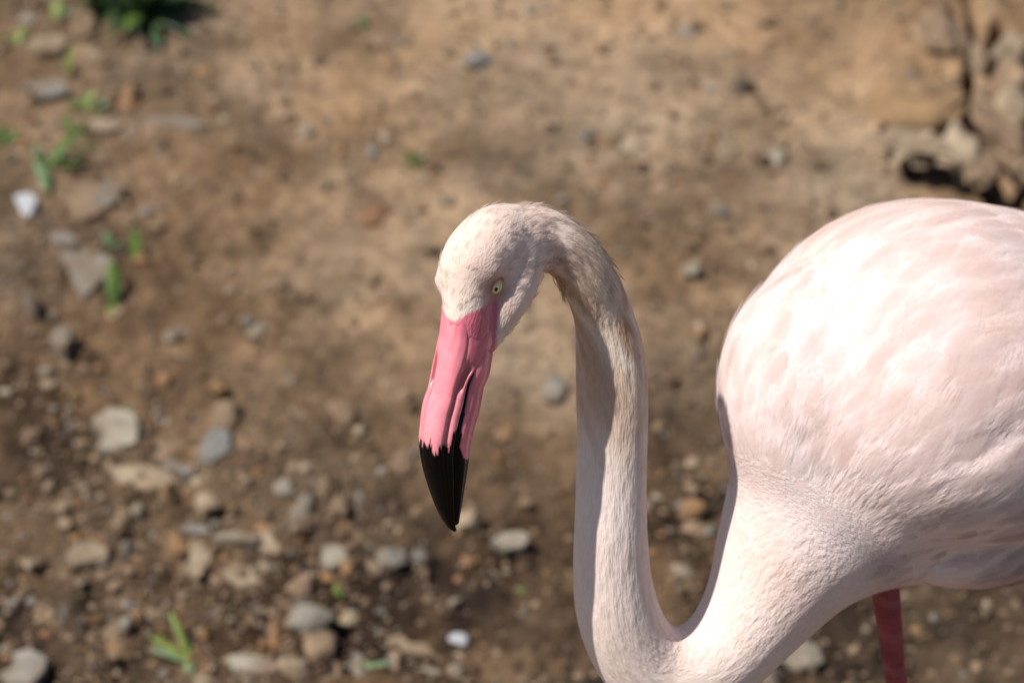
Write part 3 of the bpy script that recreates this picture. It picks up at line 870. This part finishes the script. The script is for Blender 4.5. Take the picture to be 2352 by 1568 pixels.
# bare pink skin at the bill's base, up to the feather line
_bx = [990, 1007, 1018, 1030, 1043, 1058, 1081, 1100, 1114, 1124, 1136, 1146, 1150]; _by = [700, 708, 722, 733, 738, 731, 716, 709, 702, 690, 686, 690, 760]
def skin_at(px_, py_, rng_):
    edge = np.interp(px_, _bx, _by) + 0 * py_
    k = sstep(-3, 4, py_ - edge) * (1 - sstep(-3, 3, px_ - (1147 - (py_ - 694) * .07)))
    return k * (rng_ < .085) * (py_ > 650)
_sk = skin_at(vpx0, vpy0, dH)
_rose = np.array([.53, .115, .17]); _pk = np.array([.70, .17, .235])
_pc = _pk + (_rose - _pk) * (sstep(1030, 1120, vpx0) * (1 - .5 * sstep(720, 800, vpy0)))[:, None]
_bc = _bc * (1 - _sk[:, None]) + _pc * _sk[:, None]
body_me.attributes.new("skin", 'FLOAT', 'POINT').data.foreach_set("value", _sk.astype(np.float32))
set_col(body_me, _bc)

def combed(nt, lat, lon, s_lat, s_lon, detail=3):
    """noise stretched along the lay of the feathers"""
    vm = node(nt, "ShaderNodeVectorMath", operation='SCALE'); vm.inputs["Scale"].default_value = s_lat; nt.links.new(lat, vm.inputs[0])
    mm = node(nt, "ShaderNodeMath", operation='MULTIPLY'); mm.inputs[1].default_value = s_lon; nt.links.new(lon, mm.inputs[0])
    n = node(nt, "ShaderNodeTexNoise", noise_dimensions='4D'); n.inputs["Scale"].default_value = 1.0; n.inputs["Detail"].default_value = detail
    nt.links.new(vm.outputs[0], n.inputs["Vector"]); nt.links.new(mm.outputs[0], n.inputs["W"])
    return n.outputs["Fac"]

def down_mat():
    m, nt, b = new_mat("plumage_down")
    a = node(nt, "ShaderNodeAttribute", attribute_name="col"); la = node(nt, "ShaderNodeAttribute", attribute_name="lat"); lo = node(nt, "ShaderNodeAttribute", attribute_name="lon")
    fl = node(nt, "ShaderNodeAttribute", attribute_name="fluff")
    fine = combed(nt, la.outputs["Vector"], lo.outputs["Fac"], 900, 150); tuft = combed(nt, la.outputs["Vector"], lo.outputs["Fac"], 260, 75, 4)
    r = node(nt, "ShaderNodeMapRange"); r.inputs["From Min"].default_value = .3; r.inputs["From Max"].default_value = .7; r.inputs["To Min"].default_value = .90; r.inputs["To Max"].default_value = 1.06
    nt.links.new(fine, r.inputs["Value"])
    mx = node(nt, "ShaderNodeVectorMath", operation='SCALE'); nt.links.new(a.outputs["Color"], mx.inputs[0]); nt.links.new(r.outputs[0], mx.inputs["Scale"])
    nt.links.new(mx.outputs[0], b.inputs["Base Color"])
    sk = node(nt, "ShaderNodeAttribute", attribute_name="skin")
    for nm_, lo_, hi_ in (("Roughness", .8, .30), ("Specular IOR Level", .12, .42)):
        mr = node(nt, "ShaderNodeMapRange"); mr.inputs["To Min"].default_value = lo_; mr.inputs["To Max"].default_value = hi_
        nt.links.new(sk.outputs["Fac"], mr.inputs["Value"]); nt.links.new(mr.outputs[0], b.inputs[nm_])
    b.inputs["Sheen Weight"].default_value = .1; b.inputs["Sheen Roughness"].default_value = .5
    b.inputs["Subsurface Weight"].default_value = .13; b.inputs["Subsurface Radius"].default_value = (.006, .0045, .004); b.inputs["Subsurface Scale"].default_value = 1.0
    tm = node(nt, "ShaderNodeMath", operation='MULTIPLY'); nt.links.new(tuft, tm.inputs[0]); nt.links.new(fl.outputs["Fac"], tm.inputs[1])
    b1 = node(nt, "ShaderNodeBump"); b1.inputs["Strength"].default_value = 1.0; b1.inputs["Distance"].default_value = .0035; nt.links.new(tm.outputs[0], b1.inputs["Height"])
    b2 = node(nt, "ShaderNodeBump"); b2.inputs["Strength"].default_value = .5; b2.inputs["Distance"].default_value = .0012; nt.links.new(fine, b2.inputs["Height"])
    nt.links.new(b1.outputs[0], b2.inputs["Normal"]); nt.links.new(b2.outputs[0], b.inputs["Normal"])
    return m

def barb_mat(name, tl, tp_, nmix):
    """single barbs: thin, light passes through and between them"""
    m, nt, b = new_mat(name)
    a = node(nt, "ShaderNodeAttribute", attribute_name="col")
    nr = node(nt, "ShaderNodeAttribute", attribute_name="nrm"); g = node(nt, "ShaderNodeNewGeometry")
    mx = node(nt, "ShaderNodeMix", data_type='VECTOR'); mx.inputs[0].default_value = nmix
    nt.links.new(g.outputs["Normal"], mx.inputs[4]); nt.links.new(nr.outputs["Vector"], mx.inputs[5])
    nm = node(nt, "ShaderNodeVectorMath", operation='NORMALIZE'); nt.links.new(mx.outputs[1], nm.inputs[0])
    b.inputs["Roughness"].default_value = .7; b.inputs["Specular IOR Level"].default_value = .2
    nt.links.new(a.outputs["Color"], b.inputs["Base Color"]); nt.links.new(nm.outputs[0], b.inputs["Normal"])
    t = node(nt, "ShaderNodeBsdfTranslucent"); nt.links.new(a.outputs["Color"], t.inputs[0])
    m1 = node(nt, "ShaderNodeMixShader"); m1.inputs[0].default_value = tl
    nt.links.new(b.outputs[0], m1.inputs[1]); nt.links.new(t.outputs[0], m1.inputs[2])
    tp = node(nt, "ShaderNodeBsdfTransparent"); m2 = node(nt, "ShaderNodeMixShader"); m2.inputs[0].default_value = tp_
    nt.links.new(m1.outputs[0], m2.inputs[1]); nt.links.new(tp.outputs[0], m2.inputs[2])
    nt.links.new(m2.outputs[0], nt.nodes["Material Output"].inputs[0])
    return m
scene.cycles.transparent_max_bounces = 48
M_BODY = down_mat()
M_BARB = barb_mat('plumage_barbs', .10, .62, .9)
M_FEATHER = barb_mat('plumage_feather', .03, .0, .93)
_nt = M_FEATHER.node_tree; _al = node(_nt, "ShaderNodeAttribute", attribute_name="alpha")      # the vane thins out towards its edge
_iv = node(_nt, "ShaderNodeMath", operation='SUBTRACT'); _iv.inputs[0].default_value = 1.0; _nt.links.new(_al.outputs["Fac"], _iv.inputs[1])
for _n in _nt.nodes:
    if _n.type == 'MIX_SHADER' and any(l.from_node.type == 'BSDF_TRANSPARENT' for l in _n.inputs[2].links): _nt.links.new(_iv.outputs[0], _n.inputs[0])

# combed coordinates on the skin: across the lay (vector) and along it (number)
def comb_coords(P):
    lat = np.empty_like(P)
    for a in range(0, len(P), 4000):
        d = np.linalg.norm(P[a:a + 4000, None] - spP[None], axis=2) - spR[None]
        w = np.exp(-(d - d.min(1, keepdims=True)) / .006); w /= w.sum(1, keepdims=True)
        lat[a:a + 4000] = P[a:a + 4000] - w @ spP
    K = C3(1735, 1420, 1.765); r = np.linalg.norm(P - K, axis=1)
    k = sstep(spS[74], spS[82], vS)
    lat = lat * (1 - k)[:, None] + (unit(P - K) * .11) * k[:, None]
    return lat, vS * (1 - k) + (r + .3) * k
lat_, lon_ = comb_coords(BV)
body_me.attributes.new("lat", 'FLOAT_VECTOR', 'POINT').data.foreach_set("vector", lat_.astype(np.float32).ravel())
body_me.attributes.new("lon", 'FLOAT', 'POINT').data.foreach_set("value", lon_.astype(np.float32))
_u = np.clip((vS - S_NAPE) / (S_END - S_NAPE), 0, 1)
vpx, vpy = to_px(BV)
fluff = np.interp(_u, [0, .02, .12, .3, .7, 1], [.14, .6, .75, .45, .42, .6])
fluff = fluff * (1 - .75 * sstep(1150, 800, vpy) * (_u >= .9)) * (1 - .5 * (np.clip((BV - BC) @ BA / .1, 0, 1)) * 0)
body_me.attributes.new("fluff", 'FLOAT', 'POINT').data.foreach_set("value", fluff.astype(np.float32))

foot_c, _ = on_ground(2060, 1900)
flamingo = empty("flamingo", (float(C3(2060, 1500, 1.80)[0]) + .06, float(C3(2060, 1500, 1.80)[1]) + .02, 0))
tag(flamingo, "pale pink flamingo with bent neck and black-tipped pink bill", "flamingo")
body_me.polygons.foreach_set("use_smooth", [True] * len(body_me.polygons))
body_me.materials.clear(); body_me.materials.append(M_BODY)
body = bpy.data.objects.new("body", body_me); COL.objects.link(body); adopt(body, flamingo)

def start_y(prof, kind):
    """where the bare skin begins under the face feathers, round the profile"""
    ang = np.degrees(np.arctan2(prof[:, 1] + .1, prof[:, 0]))
    if kind == "up":
        return np.interp(ang, [-180, -60, -20, 5, 20, 40, 62, 90, 118, 150, 180], [712, 722, 690, 690, 698, 710, 727, 737, 727, 708, 700])
    return np.interp(ang, [-180, -140, -110, -80, -45, -25, -5, 20], [770, 790, 800, 805, 800, 792, 785, 780])

def bill_part(prof, kind, name, nst=130):
    n = len(prof); V = np.empty((nst, n, 3)); Cc = np.empty((nst, n, 3))
    y0 = start_y(prof, kind); y1 = 1218.5 if kind == "up" else 1207
    pink = np.array([.78, .235, .27]); rose = np.array([.53, .115, .17]); pale = np.array([.84, .33, .37]); black = np.array([.0025, .0025, .003])
    u, w = prof[:, 0], prof[:, 1]; uu = np.abs(u); sg = np.sign(u); jj = np.arange(n)
    for k in range(nst):
        y = y0 + (y1 - y0) * k / (nst - 1)
        pr = prof
        if kind == "up":      # the base of the upper half reaches down to the gape corner
            e = 1.12 * (1 - sstep(765, 862, y)); k_ = np.clip((.22 - w) / .42, 0, 1)
            ramp = (.90 + .11 * sstep(700, 800, y)); pr = np.c_[u * (1 + .24 * k_ * e) * ramp, (w - e * k_ + .6) * ramp - .6]
        else:
            ramp = .90 + .10 * sstep(0, 55, y - y0); pr = np.c_[u * ramp, (w + .9) * ramp - .9]
        q, sc, a, nn = bill_points(pr, y)
        sc = sc[:, None]
        c = pink + (rose - pink) * ((1 - sstep(720, 860, y)) * np.where(u > .1, .9, .35))[:, None]
        if kind == "up":
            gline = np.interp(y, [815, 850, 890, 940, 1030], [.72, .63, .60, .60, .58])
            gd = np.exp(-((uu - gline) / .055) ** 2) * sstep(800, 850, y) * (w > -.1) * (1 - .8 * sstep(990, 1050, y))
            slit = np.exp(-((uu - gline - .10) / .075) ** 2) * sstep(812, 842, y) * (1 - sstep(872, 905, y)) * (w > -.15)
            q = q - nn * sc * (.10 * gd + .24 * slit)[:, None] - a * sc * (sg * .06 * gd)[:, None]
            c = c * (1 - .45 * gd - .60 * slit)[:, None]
            fold = np.sin(u * 16 + (y - 700) * .03) * sstep(700, 740, y) * (1 - sstep(780, 850, y))
            q = q + nn * sc * (.014 * fold)[:, None]
            c = c + (pale - c) * (.35 * sstep(880, 990, y) + .45 * np.exp(-((u + .2) / .42) ** 2) * (w > .2))[:, None]  # paler mid-bill; ridge lightened to paint in its lit, glossy front
            edge = 1016 + 14 * (hash2((u * 17 + 50).astype(int), jj * 0 + 3, 5) - .5) + 30 * (noise2(u * 9 + 4, jj * 0 + .5, 3) - .5) + 10 * (hash2(jj, jj * 0 + 9, 1) - .5)
            edge = edge - np.where((w < .12) & (uu > .6), 32, 0)
            bl = sstep(edge - 3, edge + 3, y)
            bl = np.where(w < -.08, np.maximum(bl, sstep(812, 840, y)), bl)
        else:
            edge = np.interp(w, [-1.9, -1.2, -.7, -.4, -.25], [1062, 1064, 1052, 1020, 880])
            bl = sstep(edge - 4, edge + 4, y)
            bl = np.maximum(bl, (1 - sstep(0, .10, -w - .24)) * sstep(795, 830, y))
            wr = np.sin(u * 26 + w * 30 + 5 * noise2(y * .02, w * 3, 4))
            q = q + a * sc * (sg * .010 * wr * (1 - bl))[:, None]
            c = c * (1 + .10 * wr)[:, None] * np.array([.95, .88, .95])
        V[k] = q; Cc[k] = c * (1 - bl)[:, None] + black * bl[:, None]
    Fc = []
    for k in range(nst - 1):
        for j in range(n):
            q = (j + 1) % n
            Fc.append([k * n + j, k * n + q, (k + 1) * n + q, (k + 1) * n + j])
    Vv = np.vstack([V.reshape(-1, 3), V[-1].mean(0), V[0].mean(0)])
    Cv = np.vstack([Cc.reshape(-1, 3), black, rose])
    for j in range(n):
        q = (j + 1) % n
        Fc.append([(nst - 1) * n + j, (nst - 1) * n + q, nst * n]); Fc.append([q, j, nst * n + 1])
    o = mesh_obj(name, Vv, Fc, M_BILL, col=Cv)
    adopt(o, flamingo)
    return o

def bill_mat():
    m, nt, b = new_mat("bill_keratin")
    a = node(nt, "ShaderNodeAttribute", attribute_name="col")
    tc = node(nt, "ShaderNodeTexCoord")
    n = node(nt, "ShaderNodeTexNoise"); n.inputs["Scale"].default_value = 130; n.inputs["Detail"].default_value = 5
    nt.links.new(tc.outputs["Object"], n.inputs["Vector"])
    r = node(nt, "ShaderNodeMapRange"); r.inputs["From Min"].default_value = .3; r.inputs["From Max"].default_value = .7
    r.inputs["To Min"].default_value = .88; r.inputs["To Max"].default_value = 1.1
    nt.links.new(n.outputs["Fac"], r.inputs["Value"])
    mx = node(nt, "ShaderNodeVectorMath", operation='SCALE'); nt.links.new(a.outputs["Color"], mx.inputs[0]); nt.links.new(r.outputs[0], mx.inputs["Scale"])
    nt.links.new(mx.outputs[0], b.inputs["Base Color"])
    sp = node(nt, "ShaderNodeSeparateColor"); nt.links.new(a.outputs["Color"], sp.inputs[0])
    rr = node(nt, "ShaderNodeMapRange"); rr.inputs["From Min"].default_value = .02; rr.inputs["From Max"].default_value = .4; rr.inputs["To Min"].default_value = .09; rr.inputs["To Max"].default_value = .25
    nt.links.new(sp.outputs[0], rr.inputs["Value"]); nt.links.new(rr.outputs[0], b.inputs["Roughness"])
    r3 = node(nt, "ShaderNodeMapRange"); r3.inputs["From Min"].default_value = .02; r3.inputs["From Max"].default_value = .4; r3.inputs["To Min"].default_value = .13; r3.inputs["To Max"].default_value = .45
    nt.links.new(sp.outputs[0], r3.inputs["Value"]); nt.links.new(r3.outputs[0], b.inputs["Specular IOR Level"])
    b.inputs["Subsurface Weight"].default_value = .12; b.inputs["Subsurface Radius"].default_value = (.004, .0015, .0012)
    b.inputs["Subsurface Scale"].default_value = 1.0
    n2 = node(nt, "ShaderNodeTexNoise"); n2.inputs["Scale"].default_value = 420; n2.inputs["Detail"].default_value = 3
    nt.links.new(tc.outputs["Object"], n2.inputs["Vector"])
    bp = node(nt, "ShaderNodeBump"); bp.inputs["Strength"].default_value = .14; bp.inputs["Distance"].default_value = .001
    nt.links.new(n2.outputs["Fac"], bp.inputs["Height"]); nt.links.new(bp.outputs[0], b.inputs["Normal"])
    return m
M_BILL = bill_mat()
upper = bill_part(UPD, "up", "upper_bill")
lower = bill_part(LOD, "lo", "lower_bill")

# ---- eyes
def surf_at(px, py):
    d = unit((px - CX) / F * RIGHT - (py - CY) / F * UPC + FWD)
    near = np.where(np.linalg.norm(BV - HC, axis=1) < .09)[0]
    r = BV[near] - CAM; t = r @ d; off = np.linalg.norm(r - t[:, None] * d, axis=1)
    ok = off < .004
    k = near[ok][np.argmin(t[ok])]
    return BV[k], BN[k]
eyeP, eyeN = surf_at(1156, 668)
M_EYE = attr_mat("eye_iris", rough=.12, spec=.6)
M_PUPIL = plain_mat("eye_pupil", (.004, .004, .004), .1, .6)
M_LID = plain_mat("eyelid_skin", (.36, .15, .11), .55, .3, .15, 400, .2)
def make_eye(P, outward, up_hint, gaze):
    w = unit(outward); a = unit(up_hint - (up_hint @ w) * w); b = np.cross(w, a)
    r = .0057; c = P - w * .0036
    v, f = ICO[3]
    loc = v * r
    gz = unit(w + gaze); cw = v @ np.array([gz @ a, gz @ b, gz @ w])
    iris = np.array([.66, .53, .23]); rim = np.array([.26, .20, .06]); ring = np.array([.75, .72, .42])
    k1 = sstep(.30, .62, cw)[:, None]; k2 = (np.exp(-((cw - .92) / .05) ** 2))[:, None]
    cc = rim + (iris - rim) * k1; cc = cc + (ring - cc) * k2
    V = c + loc[:, 0:1] * a + loc[:, 1:2] * b + loc[:, 2:3] * w * 1.02
    e = mesh_obj("eye", V, f, M_EYE, col=cc); adopt(e, flamingo)
    ga = unit(a - (a @ gz) * gz); gb = np.cross(gz, ga)
    # pupil: a shallow black cap just proud of the eyeball
    th = np.linspace(0, 2 * np.pi, 20, endpoint=False); pv = []; pf = []
    for q, ang in enumerate([.04, .11, .19]):
        rr = r * 1.012
        for s_ in th:
            pv.append(c + rr * (math.sin(ang) * (math.cos(s_) * ga * 1.25 + math.sin(s_) * gb * .9) + math.cos(ang) * gz * 1.02))
    for q in range(2):
        for j in range(20):
            pf.append([q * 20 + j, q * 20 + (j + 1) % 20, (q + 1) * 20 + (j + 1) % 20, (q + 1) * 20 + j])
    pf.append(list(range(19, -1, -1)))
    p = mesh_obj("pupil", pv, pf, M_PUPIL); p.parent = e
    p.matrix_parent_inverse = e.matrix_world.inverted() if False else Matrix.Identity(4)
    # lid ring
    lv = []; lf = []; n1, n2 = 36, 10
    for i in range(n1):
        t = 2 * np.pi * i / n1
        rad = .0052 * (1.0 + .05 * math.cos(2 * t)); cen = c + w * (.0029 + .0003 * math.cos(t)) + rad * (math.cos(t) * a * 1.10 + math.sin(t) * b * .94)
        er = unit(math.cos(t) * a + math.sin(t) * b)
        for j in range(n2):
            s_ = 2 * np.pi * j / n2
            lv.append(cen + .0010 * (math.cos(s_) * er * 1.5 + math.sin(s_) * w))
    for i in range(n1):
        for j in range(n2):
            lf.append([i * n2 + j, i * n2 + (j + 1) % n2, ((i + 1) % n1) * n2 + (j + 1) % n2, ((i + 1) % n1) * n2 + j])
    l_ = mesh_obj("eyelid", lv, lf, M_LID); l_.parent = e; l_.matrix_parent_inverse = Matrix.Identity(4)
    return c
eye_up = unit(HU * .85 + HF * -.35)
eye_o = unit(eyeN * 1.6 + HL * .5)
eye_c1 = make_eye(eyeP, eye_o, eye_up, (HF * .45 + HU * .15 - HL * .12))
near = np.where(dH < .09)[0]; rel = BV[near] - eyeP; tl = rel @ HL; offp = np.linalg.norm(rel - np.outer(tl, HL), axis=1)
sel = near[(offp < .004) & (tl < -.015)]
eyeQ = BV[sel[np.argmin((BV[sel] - eyeP) @ HL)]] if len(sel) else eyeP - HL * .04
eye_c2 = make_eye(eyeQ, eye_o - 2 * (eye_o @ HL) * HL, eye_up, (HF * .45 + HU * .15 + HL * .12))

# ---- legs
M_LEG = plain_mat("leg_skin", (.25, .045, .058), .5, .35, .22, 90, .5)
def _bands():
    nt = M_LEG.node_tree; b = nt.nodes["Principled BSDF"]; src = b.inputs["Base Color"].links[0].from_socket
    tc = node(nt, "ShaderNodeTexCoord"); w = node(nt, "ShaderNodeTexWave", wave_type='BANDS', bands_direction='Z')
    w.inputs["Scale"].default_value = 11; w.inputs["Distortion"].default_value = 3.5; w.inputs["Detail"].default_value = 3; w.inputs["Detail Scale"].default_value = 2
    nt.links.new(tc.outputs["Object"], w.inputs["Vector"])
    r = node(nt, "ShaderNodeValToRGB"); r.color_ramp.elements[0].position = .72; r.color_ramp.elements[1].position = .95
    nt.links.new(w.outputs["Fac"], r.inputs[0])
    sc = node(nt, "ShaderNodeMath", operation='MULTIPLY'); sc.inputs[1].default_value = .12; nt.links.new(r.outputs[0], sc.inputs[0])
    mx = node(nt, "ShaderNodeMix", data_type='RGBA'); nt.links.new(sc.outputs[0], mx.inputs[0]); nt.links.new(src, mx.inputs[6]); mx.inputs[7].default_value = (.50, .27, .25, 1)
    nt.links.new(mx.outputs[2], b.inputs["Base Color"])
_bands()
def tube(pts, radii, n=14, squash=1.0):
    P = np.array(pts, float)
    return ring_loft(P, radii, n)
def join(parts):
    V = np.vstack([p[0] for p in parts]); Fc = []; k = 0
    for p in parts:
        Fc += [[i + k for i in f] for f in p[1]]; k += len(p[0])
    return V, Fc
def make_leg(hip, ankle, foot, planted=True):
    hip, ankle, foot = map(np.array, (hip, ankle, foot))
    up = [hip + (ankle - hip) * s for s in np.linspace(0, 1, 8)]
    ur = [.011, .0085, .0071, .0064, .0063, .0068, .009, .0110]
    lo = [ankle + (foot - ankle) * s for s in np.linspace(0, 1, 9)]
    lr = [.0115, .0098, .0078, .0070, .0067, .0066, .0068, .0076, .0085]
    v, f = ring_loft(np.vstack([up, lo[1:]]), np.r_[ur, lr[1:]], 18)
    o = mesh_obj("leg", v, f, M_LEG); adopt(o, flamingo)
    return o
hip = C3(2024, 1270, 1.815); kneeD = C3(2059, 1568, 1.880)
d = unit(kneeD - hip); ankle = hip + d * ((hip[2] - .34) / -d[2])
foot = np.array([flamingo.location[0], flamingo.location[1], 0.0]); 
foot = np.array([ankle[0] - .02, ankle[1] - .02, gh(ankle[0] - .02, ankle[1] - .02) + .012])
flamingo.location = (foot[0], foot[1], foot[2] - .012)
for o in flamingo.children: o.matrix_parent_inverse = Matrix.Translation(flamingo.location).inverted()
leg = make_leg(hip, ankle, foot)
def make_foot(c, fwd, leg):
    fwd = unit(fwd); side = np.array([-fwd[1], fwd[0], 0]); parts = []
    tips = []
    for a in (-.62, 0, .62):
        dd = fwd * math.cos(a) + side * math.sin(a); L = .085 if a == 0 else .074
        pts = [c + dd * L * s - np.array([0, 0, .004 + .004 * s]) for s in np.linspace(0, 1, 6)]
        v, f = ring_loft(pts, [.0075, .0062, .0058, .0055, .005, .0025], 10); tips.append(pts[4]); o = mesh_obj("toe", v, f, M_LEG); adopt(o, flamingo)
    wv = [c + np.array([0, 0, -.004])] + [tips[0], (tips[0] + tips[1]) / 2 * .9 + c * .1, tips[1], (tips[1] + tips[2]) / 2 * .9 + c * .1, tips[2]]
    wv = np.array(wv); wv = np.vstack([wv, wv - np.array([0, 0, .003])])
    wf = [[0, 1, 2], [0, 2, 3], [0, 3, 4], [0, 4, 5], [6, 8, 7], [6, 9, 8], [6, 10, 9], [6, 11, 10]] + [[k, k + 1, k + 7, k + 6] for k in range(1, 5)]
    w = mesh_obj("web", wv, wf, M_LEG, smooth=False); adopt(w, flamingo)
make_foot(foot, np.array([-BA[0], -BA[1], 0]), leg)
# the other leg is drawn up and folded back under the belly
h2 = BC + BA * .10 - TRUP * .085 - WINGN * .05 * np.sign(WINGN[1]) * -1
a2 = h2 + BA * .20 - TRUP * .05; f2 = a2 - BA * .17 - TRUP * .02
make_leg(h2, a2, f2)

# ---- feathers
tris = []
for p in body_me.polygons:
    vs = p.vertices
    tris.append((vs[0], vs[1], vs[2]))
    if len(vs) == 4: tris.append((vs[0], vs[2], vs[3]))
tris = np.array(tris); A_, B_, C_ = BV[tris[:, 0]], BV[tris[:, 1]], BV[tris[:, 2]]
area = .5 * np.linalg.norm(np.cross(B_ - A_, C_ - A_), axis=1)
cent = (A_ + B_ + C_) / 3
tS = vS[tris].mean(1)
def sample(n, weight):
    pr = area * weight; pr = pr / pr.sum()
    k = rng.choice(len(tris), n, p=pr)
    r1 = np.sqrt(rng.random(n))[:, None]; r2 = rng.random(n)[:, None]
    P = (1 - r1) * A_[k] + r1 * (1 - r2) * B_[k] + r1 * r2 * C_[k]
    N = unit((1 - r1) * BN[tris[k, 0]] + r1 * (1 - r2) * BN[tris[k, 1]] + r1 * r2 * BN[tris[k, 2]])
    return P, N
ppx, ppy = to_px(cent)
S_FACE = spS[3]
# bare skin and eye areas carry no down
bill_pts = np.array([bill_points(UPD[::8].copy(), y)[0] for y in (745, 770, 800)]).reshape(-1, 3)
def clear_mask(P):
    d1 = np.linalg.norm(P - (eye_c1 + 0), axis=1); d2 = np.linalg.norm(P - eye_c2, axis=1)
    x_, y_ = to_px(P); h_ = np.linalg.norm(P - HC, axis=1)
    return (d1 > .0088) & (d2 > .0088) & (skin_at(x_, y_ + 6, h_) < .3)

def strands(name, n_tufts, per, weight, length, lift, spread, rad, sway=.25, npts=5, seed=1, clump=.5):
    r = np.random.default_rng(seed)
    P, N = sample(n_tufts, weight)
    ok = clear_mask(P); P, N = P[ok], N[ok]
    T, S_ = lay(P)
    T = unit(T - (T * N).sum(1, keepdims=True) * N)
    Bn = np.cross(N, T)
    u = np.clip((S_ - S_NAPE) / (S_END - S_NAPE), 0, 1)
    Lg = length(u, S_) * np.exp(r.normal(size=len(P)) * .22)
    ang = r.normal(size=len(P)) * sway
    T = T * np.cos(ang)[:, None] + Bn * np.sin(ang)[:, None]; Bn = np.cross(N, T)
    lf = lift(u, S_) * np.exp(r.normal(size=len(P)) * .4)
    base_col = plumage_col(P, S_) * (1 + .07 * r.normal(size=(len(P), 1)))
    m = len(P)
    off = r.normal(size=(m, per, 2)) * spread
    s = np.linspace(0, 1, npts)
    Lk = Lg[:, None] * r.uniform(.75, 1.1, size=(m, per))
    tipoff = off * (1 - clump) + r.normal(size=(m, per, 2)) * spread * .35 * (1 - clump) * 2
    pos = np.empty((m, per, npts, 3))
    for q in range(npts):
        o2 = off * (1 - s[q]) + tipoff * s[q]
        hgt = lf[:, None] * (1.6 * s[q] - 0.75 * s[q] ** 2) + .0003 + .0003 * s[q]
        pos[:, :, q] = (P[:, None] + T[:, None] * (Lk * s[q])[..., None] + T[:, None] * o2[..., 0:1] + Bn[:, None] * o2[..., 1:2]
                        + N[:, None] * hgt[..., None])
    k = m * per
    hc = bpy.data.hair_curves.new(name)
    hc.add_curves([npts] * k)
    hc.attributes["position"].data.foreach_set("vector", pos.reshape(-1).astype(np.float32))
    ra = hc.attributes.get("radius") or hc.attributes.new("radius", 'FLOAT', 'POINT')
    rr = rad * np.array([.8, 1.0, .9, .6, .12])[:npts] if npts == 5 else rad * np.linspace(1, .1, npts)
    ra.data.foreach_set("value", np.tile(rr, k).astype(np.float32))
    ca = hc.attributes.new("col", 'FLOAT_COLOR', 'POINT')
    cc = np.ones((m, per, npts, 4), np.float32)
    cc[..., :3] = np.clip(base_col, 0, .93)[:, None, None] * (1 + .05 * r.normal(size=(m, per, 1, 1)))
    ca.data.foreach_set("color", np.clip(cc, 0, .95).reshape(-1))
    na = hc.attributes.new("nrm", 'FLOAT_VECTOR', 'POINT')
    na.data.foreach_set("vector", np.repeat(N, per * npts, axis=0).astype(np.float32).ravel())
    hc.materials.append(M_BARB)
    o = bpy.data.objects.new(name, hc); COL.objects.link(o); adopt(o, flamingo)
    o["kind"] = "stuff"
    return o

wt_head = (tS < spS[11]).astype(float)
wt_nape = ((tS >= spS[4]) & (tS < spS[13])) * (1 - sstep(spS[8], spS[13], tS))
wt_neck = ((tS >= spS[5]) & (tS < spS[34])).astype(float)
wt_trunk = (tS >= spS[70]) * (.3 + 1.0 * (ppx < 2450))
bare = np.zeros(len(tris), bool)
strands("head_down", 420, 6, wt_head, lambda u, s: np.interp(s, [spS[0], spS[3], spS[6], spS[9]], [.0035, .0060, .010, .011]),
        lambda u, s: np.interp(s, [spS[0], spS[3], spS[6], spS[9]], [.0001, .00015, .0009, .0018]), .0009, .00013, .14, seed=2)
strands("nape_ruff", 230, 7, wt_nape, lambda u, s: .0062 + 0 * u, lambda u, s: .0012 + 0 * u, .0011, .00016, .22, seed=6, clump=.97)
strands("breast_down", 130, 6, wt_trunk, lambda u, s: .018 + 0 * u, lambda u, s: .0003 + 0 * u, .0022, .00013, .25, seed=4)

def contour_feathers():
    P, N = sample(2400, (tS >= spS[80]) * 1.0)
    T, S_ = lay(P); T = unit(T - (T * N).sum(1, keepdims=True) * N); 
    r = np.random.default_rng(8)
    ang = r.normal(size=len(P)) * .20; Bn = np.cross(N, T)
    T = T * np.cos(ang)[:, None] + Bn * np.sin(ang)[:, None]; Bn = np.cross(N, T)
    along = (P - BC) @ BA
    L = np.interp(along, [-.12, 0, .12, .3], [.026, .042, .06, .085]) * np.exp(r.normal(size=len(P)) * .12)
    W = L * np.interp(along, [-.12, 0, .3], [.42, .36, .30])
    col = 1.05 * plumage_col(P, S_) * (1 + r.normal(size=(len(P), 1)) * np.array([.010, .030, .045]))
    V = []; Fc = []; Cc = []; n0 = 0
    ns, nw = 6, 5; NN = []; AA = []
    for k in range(len(P)):
        c0 = np.clip(col[k], 0, .92)
        for i in range(ns):
            s = i / (ns - 1)
            w = W[k] * .5 * (math.sin(math.pi * min(1, .16 + .84 * s) ** 1.25) ** .6 if s < 1 else .12)
            for j in range(nw):
                q = (j / (nw - 1) * 2 - 1)
                h = .0003 + .0011 * s - (q * q) * .0006 - L[k] ** 2 * s * s / (2 * .13)
                V.append(P[k] + T[k] * (L[k] * (s - q * q * .10 * s)) + Bn[k] * (w * q) + N[k] * h)
                Cc.append(c0); NN.append(unit(N[k] + T[k] * (L[k] * s / .13) + Bn[k] * (w * q / .13))); AA.append(.34 * (1 - s ** 3) * (1 - .92 * q ** 4) * (.15 + .85 * min(1, s * 4)))
        for i in range(ns - 1):
            for j in range(nw - 1):
                a = n0 + i * nw + j
                Fc.append([a, a + 1, a + nw + 1, a + nw])
        n0 += ns * nw
    o = mesh_obj("contour_feathers", V, Fc, M_FEATHER, col=np.array(Cc)); adopt(o, flamingo)
    o.data.attributes.new("alpha", 'FLOAT', 'POINT').data.foreach_set("value", np.array(AA, np.float32))
    o.data.attributes.new("nrm", 'FLOAT_VECTOR', 'POINT').data.foreach_set("vector", np.array(NN, np.float32).ravel())
    o["kind"] = "stuff"
contour_feathers()
